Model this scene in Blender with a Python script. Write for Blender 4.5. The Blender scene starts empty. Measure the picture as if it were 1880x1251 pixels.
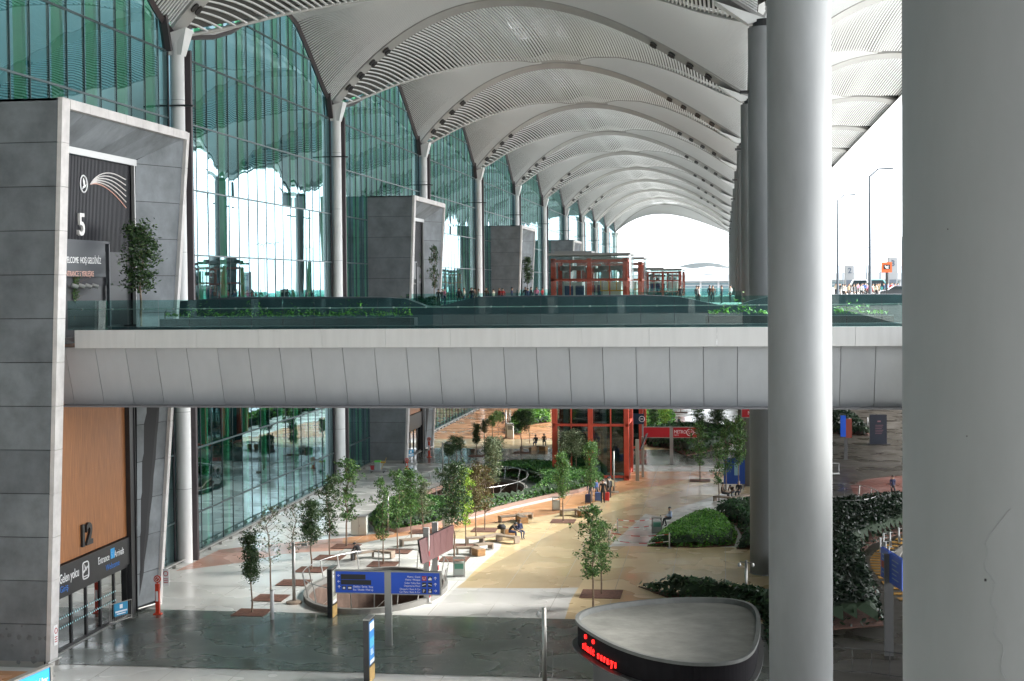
import bpy, bmesh, math, random
import numpy as np
from mathutils import Vector, Matrix
R_ = math.radians
rnd = random.Random(7)
SC = bpy.context.scene
COL = SC.collection

# ------------------------------------------------------------------ camera
F = 2721.0; PX, PY = 940.0, 597.0; H = 16.85
_a = np.array([389, 80, -F]); _a /= np.linalg.norm(_a)
_u = np.array([-.009, 1, 0.]); _u[2] = (_a[0]*_u[0]+_a[1]*_u[1])/-_a[2]; _u /= np.linalg.norm(_u)
RM = np.array([np.cross(_a, _u), _a, _u])
cd = bpy.data.cameras.new('camera'); cam = bpy.data.objects.new('camera', cd); COL.objects.link(cam)
cd.sensor_width = 36; cd.lens = 36*F/1880
cd.shift_y = -(625.5-PY)/1880
cd.clip_start = .1; cd.clip_end = 6000
M4 = Matrix([list(RM[i])+[0] for i in range(3)]+[[0, 0, 0, 1]]); M4[2][3] = H
cam.matrix_world = M4
SC.camera = cam
# ------------------------------------------------------------------ world, sun, exposure
SUN_EL, SUN_AZ = 40, 72      # azimuth measured from +Y clockwise (towards +X)
w = bpy.data.worlds.new('World'); SC.world = w; w.use_nodes = True
nt = w.node_tree; nt.nodes.clear()
sk = nt.nodes.new('ShaderNodeTexSky'); sk.sky_type = 'NISHITA'; sk.sun_disc = False
sk.sun_elevation = R_(SUN_EL); sk.sun_rotation = R_(SUN_AZ); sk.dust_density = 6; sk.air_density = 1.0
hs = nt.nodes.new('ShaderNodeHueSaturation'); hs.inputs['Saturation'].default_value = .22
bg = nt.nodes.new('ShaderNodeBackground'); bg.inputs['Strength'].default_value = .13
wo = nt.nodes.new('ShaderNodeOutputWorld')
nt.links.new(sk.outputs[0], hs.inputs['Color']); mixs = nt.nodes.new('ShaderNodeMixRGB'); mixs.inputs[0].default_value = .62; mixs.inputs[2].default_value = (8.4, 8.9, 9.5, 1)   # thin bright overcast over the clear sky
nt.links.new(hs.outputs[0], mixs.inputs[1]); nt.links.new(mixs.outputs[0], bg.inputs[0]); nt.links.new(bg.outputs[0], wo.inputs[0])
sd = bpy.data.lights.new('sun', 'SUN'); sd.energy = 2.6; sd.angle = R_(20); sd.color = (1, .96, .9)
sun = bpy.data.objects.new('sun', sd); COL.objects.link(sun)
az = R_(SUN_AZ); el = R_(SUN_EL)
sdir = Vector((math.sin(az)*math.cos(el), math.cos(az)*math.cos(el), math.sin(el)))
sun.rotation_euler = sdir.to_track_quat('Z', 'Y').to_euler(); sun.location = (60, -20, 80)
SC.view_settings.view_transform = 'Standard'; SC.view_settings.look = 'None'
SC.view_settings.exposure = 2.48; SC.view_settings.gamma = 1
SC.cycles.max_bounces = 8; SC.cycles.transparent_max_bounces = 14
SC.cycles.diffuse_bounces = 4; SC.cycles.glossy_bounces = 4
SC.cycles.sample_clamp_indirect = 6; SC.cycles.caustics_reflective = False; SC.cycles.caustics_refractive = False

# ------------------------------------------------------------------ surveying helpers (source pixel -> place)
def _ray(px, py): return RM @ np.array([px-PX, -(py-PY), -F])
def G(px, py, z=0.0):
    d = _ray(px, py); t = (z-H)/d[2]; return Vector((d[0]*t, d[1]*t, z))
def AX(px, py, X):
    d = _ray(px, py); t = X/d[0]; return Vector((X, d[1]*t, H+d[2]*t))
def AY(px, py, Y):
    d = _ray(px, py); t = Y/d[1]; return Vector((d[0]*t, Y, H+d[2]*t))
def ppm(Y): return F/Y

# ------------------------------------------------------------------ materials
MATS = {}
def mat(name, col, rough=.6, metal=0, var=0, vscale=2.0, bump=0, bscale=8, coat=0, stretch=None, alpha=1, col2=None, spec=.5, detail=4):
    if name in MATS: return MATS[name]
    m = bpy.data.materials.new(name); m.use_nodes = True; n = m.node_tree.nodes; l = m.node_tree.links
    b = n['Principled BSDF']
    b.inputs['Roughness'].default_value = rough; b.inputs['Metallic'].default_value = metal
    b.inputs['Base Color'].default_value = (*col, 1); b.inputs['Coat Weight'].default_value = coat
    b.inputs['Specular IOR Level'].default_value = spec
    m.diffuse_color = (*col, 1)
    if var or col2 or bump:
        tc = n.new('ShaderNodeTexCoord'); mp = n.new('ShaderNodeMapping'); l.new(tc.outputs['Object'], mp.inputs[0])
        if stretch: mp.inputs['Scale'].default_value = stretch
    if var or col2:
        nz = n.new('ShaderNodeTexNoise'); nz.inputs['Scale'].default_value = vscale; nz.inputs['Detail'].default_value = detail
        nz.inputs['Roughness'].default_value = .62
        l.new(mp.outputs[0], nz.inputs['Vector'])
        cr = n.new('ShaderNodeValToRGB'); l.new(nz.outputs['Fac'], cr.inputs[0])
        c1 = tuple(max(0, c*(1-var)) for c in col); c2 = col2 or tuple(min(1, c*(1+var)) for c in col)
        cr.color_ramp.elements[0].position = .33; cr.color_ramp.elements[1].position = .67
        cr.color_ramp.elements[0].color = (*c1, 1); cr.color_ramp.elements[1].color = (*c2, 1)
        l.new(cr.outputs[0], b.inputs['Base Color'])
    if bump:
        nb = n.new('ShaderNodeTexNoise'); nb.inputs['Scale'].default_value = bscale; nb.inputs['Detail'].default_value = 5
        l.new(mp.outputs[0], nb.inputs['Vector'])
        bp = n.new('ShaderNodeBump'); bp.inputs['Strength'].default_value = bump; bp.inputs['Distance'].default_value = .05
        l.new(nb.outputs['Fac'], bp.inputs['Height']); l.new(bp.outputs[0], b.inputs['Normal'])
    MATS[name] = m
    return m
def emit(name, col, s):
    if name in MATS: return MATS[name]
    m = mat(name, tuple(min(1, c) for c in col), .4); b = m.node_tree.nodes['Principled BSDF']
    b.inputs['Emission Color'].default_value = (*col, 1); b.inputs['Emission Strength'].default_value = s
    return m
def glass(name, tint, refl=.35, rough=.0, wave=0, wscale=(1, 1, 1), fres=True, facecol=(1, 1, 1)):
    if name in MATS: return MATS[name]
    m = bpy.data.materials.new(name); m.use_nodes = True; n = m.node_tree.nodes; l = m.node_tree.links
    for x in list(n):
        if x.type == 'BSDF_PRINCIPLED': n.remove(x)
    out = [x for x in n if x.type == 'OUTPUT_MATERIAL'][0]
    tr = n.new('ShaderNodeBsdfTransparent'); tr.inputs[0].default_value = (*tint, 1)
    gl = n.new('ShaderNodeBsdfGlossy'); gl.inputs['Roughness'].default_value = rough; gl.inputs[0].default_value = (*facecol, 1)
    mx = n.new('ShaderNodeMixShader'); l.new(tr.outputs[0], mx.inputs[1]); l.new(gl.outputs[0], mx.inputs[2]); l.new(mx.outputs[0], out.inputs[0])
    lw = n.new('ShaderNodeLayerWeight'); lw.inputs['Blend'].default_value = .35
    mr = n.new('ShaderNodeMapRange'); l.new(lw.outputs['Facing'], mr.inputs[0])
    mr.inputs['To Min'].default_value = refl; mr.inputs['To Max'].default_value = min(1, refl+.55)
    l.new(mr.outputs[0], mx.inputs[0])
    if wave:
        tc = n.new('ShaderNodeTexCoord'); mp = n.new('ShaderNodeMapping'); mp.inputs['Scale'].default_value = wscale
        nz = n.new('ShaderNodeTexNoise'); nz.inputs['Scale'].default_value = .6; nz.inputs['Detail'].default_value = 1
        bp = n.new('ShaderNodeBump'); bp.inputs['Strength'].default_value = 1; bp.inputs['Distance'].default_value = wave
        l.new(tc.outputs['Object'], mp.inputs[0]); l.new(mp.outputs[0], nz.inputs['Vector']); l.new(nz.outputs['Fac'], bp.inputs['Height'])
        l.new(bp.outputs[0], gl.inputs['Normal'])
    m.diffuse_color = (*tint, .4)
    MATS[name] = m
    return m
def leafmat(name, c1, c2, c3=None):
    if name in MATS: return MATS[name]
    m = bpy.data.materials.new(name); m.use_nodes = True; n = m.node_tree.nodes; l = m.node_tree.links
    b = n['Principled BSDF']; b.inputs['Roughness'].default_value = .5
    ge = n.new('ShaderNodeNewGeometry'); cr = n.new('ShaderNodeValToRGB')
    cr.color_ramp.elements[0].color = (*c1, 1); cr.color_ramp.elements[1].color = (*c2, 1)
    cr.color_ramp.elements[0].position = .1; cr.color_ramp.elements[1].position = .8
    if c3:
        e = cr.color_ramp.elements.new(.95); e.color = (*c3, 1)
    l.new(ge.outputs['Random Per Island'], cr.inputs[0]); l.new(cr.outputs[0], b.inputs['Base Color'])
    b.inputs['Subsurface Weight'].default_value = 0
    out = [x for x in n if x.type == 'OUTPUT_MATERIAL'][0]
    tl = n.new('ShaderNodeBsdfTranslucent'); l.new(cr.outputs[0], tl.inputs[0])
    mx = n.new('ShaderNodeMixShader'); mx.inputs[0].default_value = .25
    l.new(b.outputs[0], mx.inputs[1]); l.new(tl.outputs[0], mx.inputs[2]); l.new(mx.outputs[0], out.inputs[0])
    m.diffuse_color = (*c2, 1); MATS[name] = m
    return m

white = mat('white_paint', (.66, .67, .67), .45, var=.05, vscale=.6)
slat_m = mat('slat_metal', (.64, .655, .66), .42)
gutter_m = mat('gutter_panel', (.34, .34, .33), .5, var=.08, vscale=.4)
dark_m = mat('dark_void', (.028, .028, .03), .8)
black = mat('black_metal', (.02, .02, .022), .4)
steel = mat('brushed_steel', (.36, .35, .33), .4, .8)
chrome = mat('pale_steel', (.42, .42, .41), .38, .7)
grey_m = mat('grey_metal', (.3, .31, .32), .4, .4)
conc = mat('concrete_cladding', (.175, .192, .204), .75, var=.28, vscale=.55, bump=.25, bscale=3, detail=8)
conc_l = mat('pale_concrete_trim', (.60, .575, .56), .7, var=.12, vscale=1.2)
colm = mat('column_render', (.19, .20, .205), .6, var=.14, vscale=.45, bump=.10, bscale=.9, stretch=(1, 1, .3), detail=10)
wood = mat('timber_veneer', (.34, .135, .045), .5, var=.28, vscale=3.2, stretch=(1, 6, .25))
wood2 = mat('bench_timber', (.42, .23, .1), .5, var=.25, vscale=6)
benchm = mat('bench_stone', (.27, .21, .16), .6, var=.12, vscale=3)
red_m = mat('red_steel', (.55, .07, .04), .4, var=.12, vscale=1.5)
blue_m = mat('sign_blue', (.01, .085, .58), .4)
redsign = mat('sign_red', (.42, .01, .02), .4)
bark = mat('bark', (.2, .14, .1), .85, var=.3, vscale=9)
soil = mat('bark_mulch', (.13, .06, .04), .95, var=.45, vscale=9, bump=.6, bscale=20)
lettr = mat('white_letter', (.85, .85, .85), .5)

def panel_vary(m, amt):   # every cladding panel has a slightly different tone of its own
    n = m.node_tree.nodes; l = m.node_tree.links; b = n['Principled BSDF']; src = b.inputs['Base Color'].links[0].from_socket
    ge = n.new('ShaderNodeNewGeometry'); mr = n.new('ShaderNodeMapRange'); mr.inputs['To Min'].default_value = 1-amt; mr.inputs['To Max'].default_value = 1+amt*.6
    hs_ = n.new('ShaderNodeHueSaturation'); l.new(ge.outputs['Random Per Island'], mr.inputs[0]); l.new(mr.outputs[0], hs_.inputs['Value']); l.new(src, hs_.inputs['Color']); l.new(hs_.outputs[0], b.inputs['Base Color'])
    return m
panel_vary(conc, .22)
# ------------------------------------------------------------------ mesh builder
class MB:
    def __init__(s): s.v = []; s.f = []; s.m = []; s.mi = 0
    def add(s, vs, fs):
        o = len(s.v); s.v += [tuple(v) for v in vs]; s.f += [tuple(i+o for i in f) for f in fs]; s.m += [s.mi]*len(fs)
    def box(s, x0, x1, y0, y1, z0, z1, mt=None):
        vs = [(x, y, z) for z in (z0, z1) for y in (y0, y1) for x in (x0, x1)]
        if mt is not None: vs = [mt @ Vector(v) for v in vs]
        s.add(vs, [(0, 2, 3, 1), (4, 5, 7, 6), (0, 1, 5, 4), (1, 3, 7, 5), (3, 2, 6, 7), (2, 0, 4, 6)])
    def bar(s, a, b, w, h, up=(0, 0, 1)):
        a = Vector(a); b = Vector(b); d = (b-a).normalized(); up = Vector(up)
        if abs(d.dot(up)) > .99: up = Vector((1, 0, 0))
        sx = d.cross(up).normalized()*w/2; sz = sx.cross(d).normalized()*h/2
        vs = [p+q for p in (a, b) for q in (-sx-sz, sx-sz, sx+sz, -sx+sz)]
        s.add(vs, [(3, 2, 1, 0), (4, 5, 6, 7), (0, 1, 5, 4), (1, 2, 6, 5), (2, 3, 7, 6), (3, 0, 4, 7)])
    def tube(s, pts, r, n=8, caps=True):
        pts = [Vector(p) for p in pts]; rs = r if isinstance(r, (list, tuple)) else [r]*len(pts)
        vs = []; prev = None
        for i, p in enumerate(pts):
            d = (pts[min(i+1, len(pts)-1)]-pts[max(i-1, 0)])
            d = d.normalized() if d.length > 1e-9 else Vector((0, 0, 1))
            if prev is None:
                up = Vector((0, 0, 1)) if abs(d.z) < .9 else Vector((1, 0, 0)); sx = d.cross(up).normalized()
            else:
                sx = (prev-d*prev.dot(d)).normalized()
            prev = sx; sy = d.cross(sx)
            vs += [p+(sx*math.cos(2*math.pi*k/n)+sy*math.sin(2*math.pi*k/n))*rs[i] for k in range(n)]
        fs = [(i*n+k, i*n+(k+1) % n, (i+1)*n+(k+1) % n, (i+1)*n+k) for i in range(len(pts)-1) for k in range(n)]
        if caps: fs += [tuple(range(n))[::-1], tuple(range((len(pts)-1)*n, len(pts)*n))]
        s.add(vs, fs)
    def lathe(s, prof, n=24, c=(0, 0)):
        vs = [(c[0]+r*math.cos(2*math.pi*k/n), c[1]+r*math.sin(2*math.pi*k/n), z) for r, z in prof for k in range(n)]
        fs = [(i*n+k, i*n+(k+1) % n, (i+1)*n+(k+1) % n, (i+1)*n+k) for i in range(len(prof)-1) for k in range(n)]
        fs += [tuple(range(n))[::-1], tuple(range((len(prof)-1)*n, len(prof)*n))]
        s.add(vs, fs)
    def prism(s, poly, z0, z1, cap=True):
        n = len(poly); ar = sum(poly[i][0]*poly[(i+1) % n][1]-poly[(i+1) % n][0]*poly[i][1] for i in range(n))
        if ar < 0: poly = poly[::-1]
        vs = [(p[0], p[1], z0) for p in poly]+[(p[0], p[1], z1) for p in poly]
        fs = [(i, (i+1) % n, n+(i+1) % n, n+i) for i in range(n)]
        if cap: fs += [tuple(range(n))[::-1], tuple(range(n, 2*n))]
        s.add(vs, fs)
    def slab(s, poly, ax, d):   # polygon of 3-D points extruded by vector
        n = len(poly); d = Vector(d); vs = [Vector(p) for p in poly]+[Vector(p)+d for p in poly]
        fs = [(i, (i+1) % n, n+(i+1) % n, n+i) for i in range(n)]+[tuple(range(n))[::-1], tuple(range(n, 2*n))]
        s.add(vs, fs)
    def grid(s, nu, nv, fn, flip=False):
        vs = [fn(i/nu, j/nv) for j in range(nv+1) for i in range(nu+1)]
        fs = []
        for j in range(nv):
            for i in range(nu):
                a = j*(nu+1)+i; q = (a, a+1, a+nu+2, a+nu+1); fs.append(q[::-1] if flip else q)
        s.add(vs, fs)
    def mesh(s, name, mats, smooth=False, off=None):
        me = bpy.data.meshes.new(name)
        vs = s.v if off is None else [(v[0]-off[0], v[1]-off[1], v[2]-off[2]) for v in s.v]
        me.from_pydata(vs, [], s.f)
        for m in (mats if isinstance(mats, (list, tuple)) else [mats]): me.materials.append(m)
        if any(s.m): me.polygons.foreach_set('material_index', s.m)
        if smooth: me.polygons.foreach_set('use_smooth', [True]*len(s.f))
        me.update()
        return me
    def build(s, name, mats, parent=None, smooth=False, world=True, auto=False):
        off = None
        if parent is not None and world: off = wloc(parent)
        me = s.mesh(name, mats, smooth, off)
        o = bpy.data.objects.new(name, me); COL.objects.link(o)
        if parent is not None: o.parent = parent
        if auto: autosm(me)
        return o
def autosm(me, ang=40):
    bm = bmesh.new(); bm.from_mesh(me)
    for f in bm.faces: f.smooth = True
    for e in bm.edges:
        if len(e.link_faces) != 2 or e.calc_face_angle(0) > R_(ang): e.smooth = False
    bm.to_mesh(me); bm.free()
def wloc(o):
    v = Vector((0, 0, 0))
    while o is not None: v += Vector(o.location); o = o.parent
    return v
def tag(o, label=None, cat=None, group=None, kind=None):
    if label: o['label'] = label
    if cat: o['category'] = cat
    if group: o['group'] = group
    if kind: o['kind'] = kind
    return o
def thing(name, label, cat, loc=(0, 0, 0), rz=0, group=None):
    o = bpy.data.objects.new(name, None); COL.objects.link(o); o.location = loc; o.rotation_euler = (0, 0, rz)
    o.empty_display_size = .3
    return tag(o, label, cat, group)
def struct(o): o['kind'] = 'structure'; return o
def dup(o, parent=None, loc=None, rz=None, label=None, scale=None):
    c = o.copy(); COL.objects.link(c); c.parent = parent
    if loc is not None: c.location = loc
    if rz is not None: c.rotation_euler = (0, 0, rz)
    if scale is not None: c.scale = scale
    if label: c['label'] = label
    for ch in list(o.children): dup(ch, c)
    return c
def text(s, size, m, parent, loc, rot, name='lettering', ext=.01, align='LEFT', bold=0, sx=1):
    cu = bpy.data.curves.new(name, 'FONT'); cu.body = s; cu.size = size; cu.extrude = ext; cu.align_x = align; cu.offset = bold
    cu.resolution_u = 3
    t = bpy.data.objects.new(name, cu); COL.objects.link(t)
    dg = bpy.context.evaluated_depsgraph_get(); me = bpy.data.meshes.new_from_object(t.evaluated_get(dg))
    bpy.data.objects.remove(t); bpy.data.curves.remove(cu)
    me.materials.clear(); me.materials.append(m)
    o = bpy.data.objects.new(name, me); COL.objects.link(o); o.parent = parent
    o.location = Vector(loc)-(wloc(parent) if parent else Vector((0, 0, 0))); o.rotation_euler = rot; o.scale = (sx, 1, 1)
    return o

# ------------------------------------------------------------------ canopy
PIT = 37.1; Y1 = 86.4; XL, XR, XE = -33.1, 2.4, 22.8
_P = np.array([(-33.1, 32.2), (-30.86, 34.77), (-28.4, 36.9), (-26.1, 38.4), (-23, 39.8), (-19.2, 40.7), (-17.2, 40.6), (-14.2, 40.15), (-11, 39.2), (-7.9, 37.9), (-4.9, 36.4), (-2.6, 35), (-.55, 33.5), (1.23, 32.36), (2.4, 31.7)])
_c = np.polyfit(_P[:, 0], _P[:, 1], 5)
def zrib(X):
    if X > XR: X = XL+(X-XR)
    X = min(max(X, XL), XR)
    return float(np.polyval(_c, X))
_bt = [0, .1, .2, .31, .4, .5, .58, .65, .72, .81, .88, .94, 1]; _bv = [0, .06, .17, .36, .6, .86, .97, 1, .92, .62, .36, .14, 0]
def zsur(X, t):
    A = min(max((zrib(X)-32)/8.7, 0), 1)
    t = min(max(t, 0), 1)
    bs = math.sin(math.pi*t)
    b = np.interp(t, _bt, _bv)
    k = min(1, max(0, (X-XL)/12)) if X <= XR else 1
    return zrib(X)+5.7*(1-A)*(b*(1-k)+bs*.8*k)+1.0*A*bs
# front edge of the slatted band: (X, reach in Y, height)
_E = []
for (px, py, X) in ((630, 192, -32.75), (680, 175, -31.9), (720, 157, -30.9), (760, 144.5, -29.7), (800, 133, -28.3), (850, 121, -26.4), (900, 112, -24.1), (960, 110, -21.1), (978, 114, -20.0)):
    v = AX(px, py, X); _E.append((X, v.y-123.5, v.z))
for (px, py, Yq) in ((1056, 112, 158), (1085, 104, 155), (1138, 104, 151.5), (1191, 115, 147.5), (1244, 133, 142.5), (1296, 156, 135.5), (1333, 173, 127.5)):
    v = AY(px, py, Yq); _E.append((v.x, Yq-123.5, v.z))
_E = [(XL, .9, 32.1)]+_E+[(XR, .9, 31.7)]
_E.insert([e[0] for e in _E].index(-20.0)+1, (-17.9, 36.1, 41.0))
_ex = [e[0] for e in _E]; _ew = [e[1] for e in _E]; _ez = [e[2] for e in _E]
def _sm(X, tab):   # light smoothing of the surveyed table
    return float(sum(np.interp(X+d, _ex, tab)*w_ for d, w_ in ((-.5, .25), (0, .5), (.5, .25))))
def wband(X):   # how far the slatted band reaches towards the next rib
    if X > XR: X = XL+(X-XR)
    return min(36.6, _sm(X, _ew))
def zedge(X):
    Xl = XL+(X-XR) if X > XR else X
    return _sm(Xl, _ez)
def zful(X, y):
    W = wband(X); y = min(max(y, 0), PIT); flat = 1.0
    if X > XR: flat = 1-min(1, max(0, (X-XR-6)/(XE-XR-6)))**1.5
    zr = zrib(X)
    if y <= W:
        s = y/W; z = zr+(zedge(X)-zr)*s+.5*math.sin(math.pi*s)*min(1, W/25)
    else:
        s = (y-W)/max(.3, PIT-W); z = zsur(X, y/PIT)-(zsur(X, W/PIT)-zedge(X))*(1-s)**2
    return zr+(z-zr)*flat if X > XR else z
def slat_run(mb, pts, side, wd=.14, dp=.11):
    n = len(pts); s = Vector(side)*wd/2; dn = Vector((0, 0, -dp)); vs = []
    for p in pts: vs += [p-s, p-s+dn, p+s+dn, p+s]
    fs = []
    for i in range(n-1):
        a = i*4; b = a+4
        fs += [(a, a+1, b+1, b), (a+1, a+2, b+2, b+1), (a+2, a+3, b+3, b+2)]
    mb.add(vs, fs)
PS = .28
band = MB(); x = XL+.35
GUT = .95
while x < XE-.2:
    if not (XR-.5 < x < XR+.5):
        wv = wband(x)-.25; y0 = GUT
        if wv > y0+.4:
            n = max(2, int((wv-y0)/1.5))
            pts = [Vector((x, y0+(wv-y0)*i/n, zful(x, y0+(wv-y0)*i/n))) for i in range(n+1)]
            slat_run(band, pts, (1, 0, 0))
    x += PS
span = MB(); y = GUT+.1
xs_ = np.linspace(XL, XR, 240)
while y < PIT-.15:
    W_ = np.array([wband(q) for q in xs_]); inside = W_ < y-.35
    for (a0, b0) in ((XL+.05, -16.0), (-17.0, XR-.3)):
        q = [v for v, k in zip(xs_, inside) if k and a0 <= v <= b0]
        if a0 < -20: q = [v for v in q if v < -19.3]
        else: q = [v for v in q if v > -15.2]
        if len(q) > 2:
            n = max(2, int((q[-1]-q[0])/.9)); xa, xb = q[0], q[-1]
            pts = [Vector((xa+(xb-xa)*i/n, y, zful(xa+(xb-xa)*i/n, y)+.14)) for i in range(n+1)]
            slat_run(span, pts, (0, 1, 0), .155, .1)
            if a0 < -20:
                xa2, xb2 = xa+(XR-XL), min(xb+(XR-XL), XE-.3)
                if xb2 > xa2:
                    pts = [Vector((xa2+(xb2-xa2)*i/n, y, zful(xa2+(xb2-xa2)*i/n, y)+.14)) for i in range(n+1)]
                    slat_run(span, pts, (0, 1, 0), .155, .1)
        
    y += .27
deck = MB()
NU, NV = 56, 20
def dk(u, v, off=.75):
    X = XL-.3+(XE-XL+.3)*u; return (X, PIT*v, zful(X, PIT*v)+off)
sky_cells = []
for j in range(NV):
    for i in range(NU):
        cell = [dk(i/NU, j/NV), dk((i+1)/NU, j/NV), dk((i+1)/NU, (j+1)/NV), dk(i/NU, (j+1)/NV)]
        X = XL+(XE-XL)*(i+.5)/NU
        sl = (-21.5 < X < -14) and (j in (6, 7, 9, 10, 12, 13)) and i % 2
        if sl: sky_cells.append(cell)
        else: deck.add(cell, [(0, 1, 2, 3)])
def _bk(x0, x1):
    return lambda u, v: (x0+(x1-x0)*u, (wband(x0+(x1-x0)*u)+.1)*v, zful(x0+(x1-x0)*u, (wband(x0+(x1-x0)*u))*v)+.34)
deck.grid(40, 8, _bk(XL+.05, -24)); deck.grid(30, 8, _bk(-10, XR-.05)); deck.grid(36, 8, _bk(XR+.05, 12))
skyl = MB()
for c in sky_cells: skyl.add([(p[0], p[1], p[2]+.02) for p in c], [(0, 1, 2, 3)])
roofskin = MB(); roofskin.grid(28, 10, lambda u, v: (XL-.3+(XE-XL+.3)*u, PIT*v, zsur(XL-.3+(XE-XL+.3)*u, v)+.9))
trim = MB()
def edge_pts(xa, xb, n=70, dz=-.02):
    pts = []
    for i in range(n+1):
        X = xa+(xb-xa)*i/n; wv = wband(X); pts.append(Vector((X, wv, zful(X, wv)+dz)))
    return pts
trim.tube(edge_pts(XL+.02, -19.3, 60), .14, 5); trim.tube(edge_pts(-15.2, XR-.02, 60), .14, 5)
trim.tube([Vector((p.x+XR-XL, p.y, p.z)) for p in edge_pts(XL+.02, -19.3, 60)], .14, 5)
gut = MB()
def rb(u, v, dz=-.22):
    X = XL+(XE-XL)*u
    wd = GUT
    return (X, -.12+(wd+.12)*v, zrib(X)+.02-.42*v)
gut.grid(150, 2, rb)
gut.grid(150, 1, lambda u, v: (XL+(XE-XL)*u, -.12, zrib(XL+(XE-XL)*u)+.02+.3*v))
gut.grid(150, 1, lambda u, v: (XL+(XE-XL)*u, GUT, zrib(XL+(XE-XL)*u)-.40+.8*v))
# smooth panel that joins the two spandrels at the crown
crn = MB(); crn.grid(16, 10, lambda u, v: (-20.5+6.6*u, 32.5+4.6*v, zful(-20.5+6.6*u, 32.5+4.6*v)+.12))
edgm = MB(); edgm.grid(24, 1, lambda u, v: (XE, PIT*u, zful(XE-.01, PIT*u)-.3+1.5*v))
edgm.grid(24, 1, lambda u, v: (XE-1.1+1.1*v, PIT*u, zful(XE-.01, PIT*u)-.3))
skym = bpy.data.materials.new('skylight_sheet'); skym.use_nodes = True
_n = skym.node_tree.nodes; _n.remove(_n['Principled BSDF']); _t = _n.new('ShaderNodeBsdfTranslucent'); _t.inputs[0].default_value = (.045, .046, .045, 1)
skym.node_tree.links.new(_t.outputs[0], _n['Material Output'].inputs[0])
deckm = mat('roof_void', (.06, .06, .055), .9)
roofm = mat('roof_sheet', (.5, .5, .5), .6)
canopy = thing('vaulted_canopy', 'vast pale slatted vaulted roof rising over the forecourt between facade and round columns', 'canopy roof', (XL, 12.2, 30))
me_b = band.mesh('slatted_band', slat_m); me_s = span.mesh('slatted_spandrel', slat_m); me_d = deck.mesh('roof_deck', deckm)
me_k = skyl.mesh('skylight', skym); me_t = trim.mesh('edge_trim', gutter_m, True); me_g = gut.mesh('rib', gutter_m); me_c = crn.mesh('crown_panel', gutter_m); me_e = edgm.mesh('fascia', white)
def part(name, me, parent, loc):
    o = bpy.data.objects.new(name, me); COL.objects.link(o); o.parent = parent; o.location = Vector(loc)-wloc(parent); return o
endf = MB(); YE = 12.2+12*PIT
endf.grid(60, 3, lambda u, v: (XL+(XR-XL)*u, YE+.1, zrib(XL+(XR-XL)*u)+.6-(.6+3.1*math.sin(math.pi*u)**.8)*v))
endf.grid(60, 1, lambda u, v: (XL+(XR-XL)*u, YE+.1-1.2*v, zrib(XL+(XR-XL)*u)-3.1*math.sin(math.pi*u)**.8))
part('end_fascia', endf.mesh('end_fascia', slat_m), canopy, (0, 0, 0))
lamp = MB()
for s_ in (.22, .62):
    n = 12; lamp.add([(.32*math.cos(2*math.pi*k/n), s_+.17*math.sin(2*math.pi*k/n), -.0) for k in range(n)], [tuple(range(n))[::-1]])
    lamp.add([(.32*math.cos(2*math.pi*k/n), s_+.17*math.sin(2*math.pi*k/n), z) for z in (0, -.1) for k in range(n)], [(k, (k+1) % n, n+(k+1) % n, n+k) for k in range(n)])
    lamp.add([(.32*math.cos(2*math.pi*k/n), s_+.17*math.sin(2*math.pi*k/n), -.1) for k in range(n)], [tuple(range(n))])
me_l = lamp.mesh('downlight', black)
RIBS = [12.2+PIT*k for k in range(13)]
for k, Y in enumerate(RIBS+[-24.9, -62.0]):
    rib = part('rib', me_g, canopy, (0, Y, 0))
    if 80 < Y < 350:
        for X in ((-31.7, -30.7, -29.6, -28.4, -5.6, -4.1, -2.6, -1.1, 3.6, 4.7, 5.9) if Y < 240 else (-31.2, -29.6, -28.2, -5.0, -3.5, -2.0)):
            o = part('downlight', me_l, rib, (X, Y, zrib(X)-.08)); sl = (zrib(X+.2)-zrib(X-.2))/.4
            o.rotation_euler = (-.37, -math.atan(sl), 0)
    if k != 12:
        for nm, me in (('slatted_band', me_b), ('slatted_spandrel', me_s), ('roof_deck', me_d), ('skylight', me_k), ('crown_panel', me_c), ('edge_trim', me_t), ('fascia', me_e)):
            part(nm, me, canopy, (0, Y, 0))

# ------------------------------------------------------------------ columns
colL = MB(); colL.lathe([(.48, 0), (.48, 14), (.42, 14.02), (.42, 30.7), (.45, 31.0), (.55, 31.8)], 28)
capL = MB()
capL.add([(-.4, -.40, 30.8), (.4, -.40, 30.8), (.4, .40, 30.8), (-.4, .40, 30.8), (-.5, -.7, 32.0), (.8, -.6, 32.4), (.8, .7, 32.4), (-.5, .8, 32.0)],
         [(0, 1, 5, 4), (1, 2, 6, 5), (2, 3, 7, 6), (3, 0, 4, 7), (4, 5, 6, 7), (3, 2, 1, 0)])
jnt = MB()
for z in (4.5, 9.2, 14, 18.9, 23.3, 28.1): jnt.lathe([(.485 if z < 14.1 else .425, z), (.485 if z < 14.1 else .425, z+.03)], 28)
brk = MB()
brk.bar((-.9, -.45, 27.75), (.9, -.45, 27.75), .09, .09); brk.box(-1.15, -.6, -.6, -.3, 27.75, 27.85); brk.box(.6, 1.15, -.6, -.3, 27.66, 27.76)
brk.lathe([(.46, 27.72), (.46, 27.8)], 20)
meL = colL.mesh('shaft', white, True); autosm(meL); meC = capL.mesh('capital', white); meJ = jnt.mesh('joint', grey_m); meB = brk.mesh('lamp_bracket', black)
ordn = ['nearest', 'second', 'third', 'fourth', 'fifth', 'sixth', 'seventh', 'eighth', 'ninth', 'tenth', 'eleventh', 'twelfth', 'thirteenth']
XC = -32.7
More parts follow.
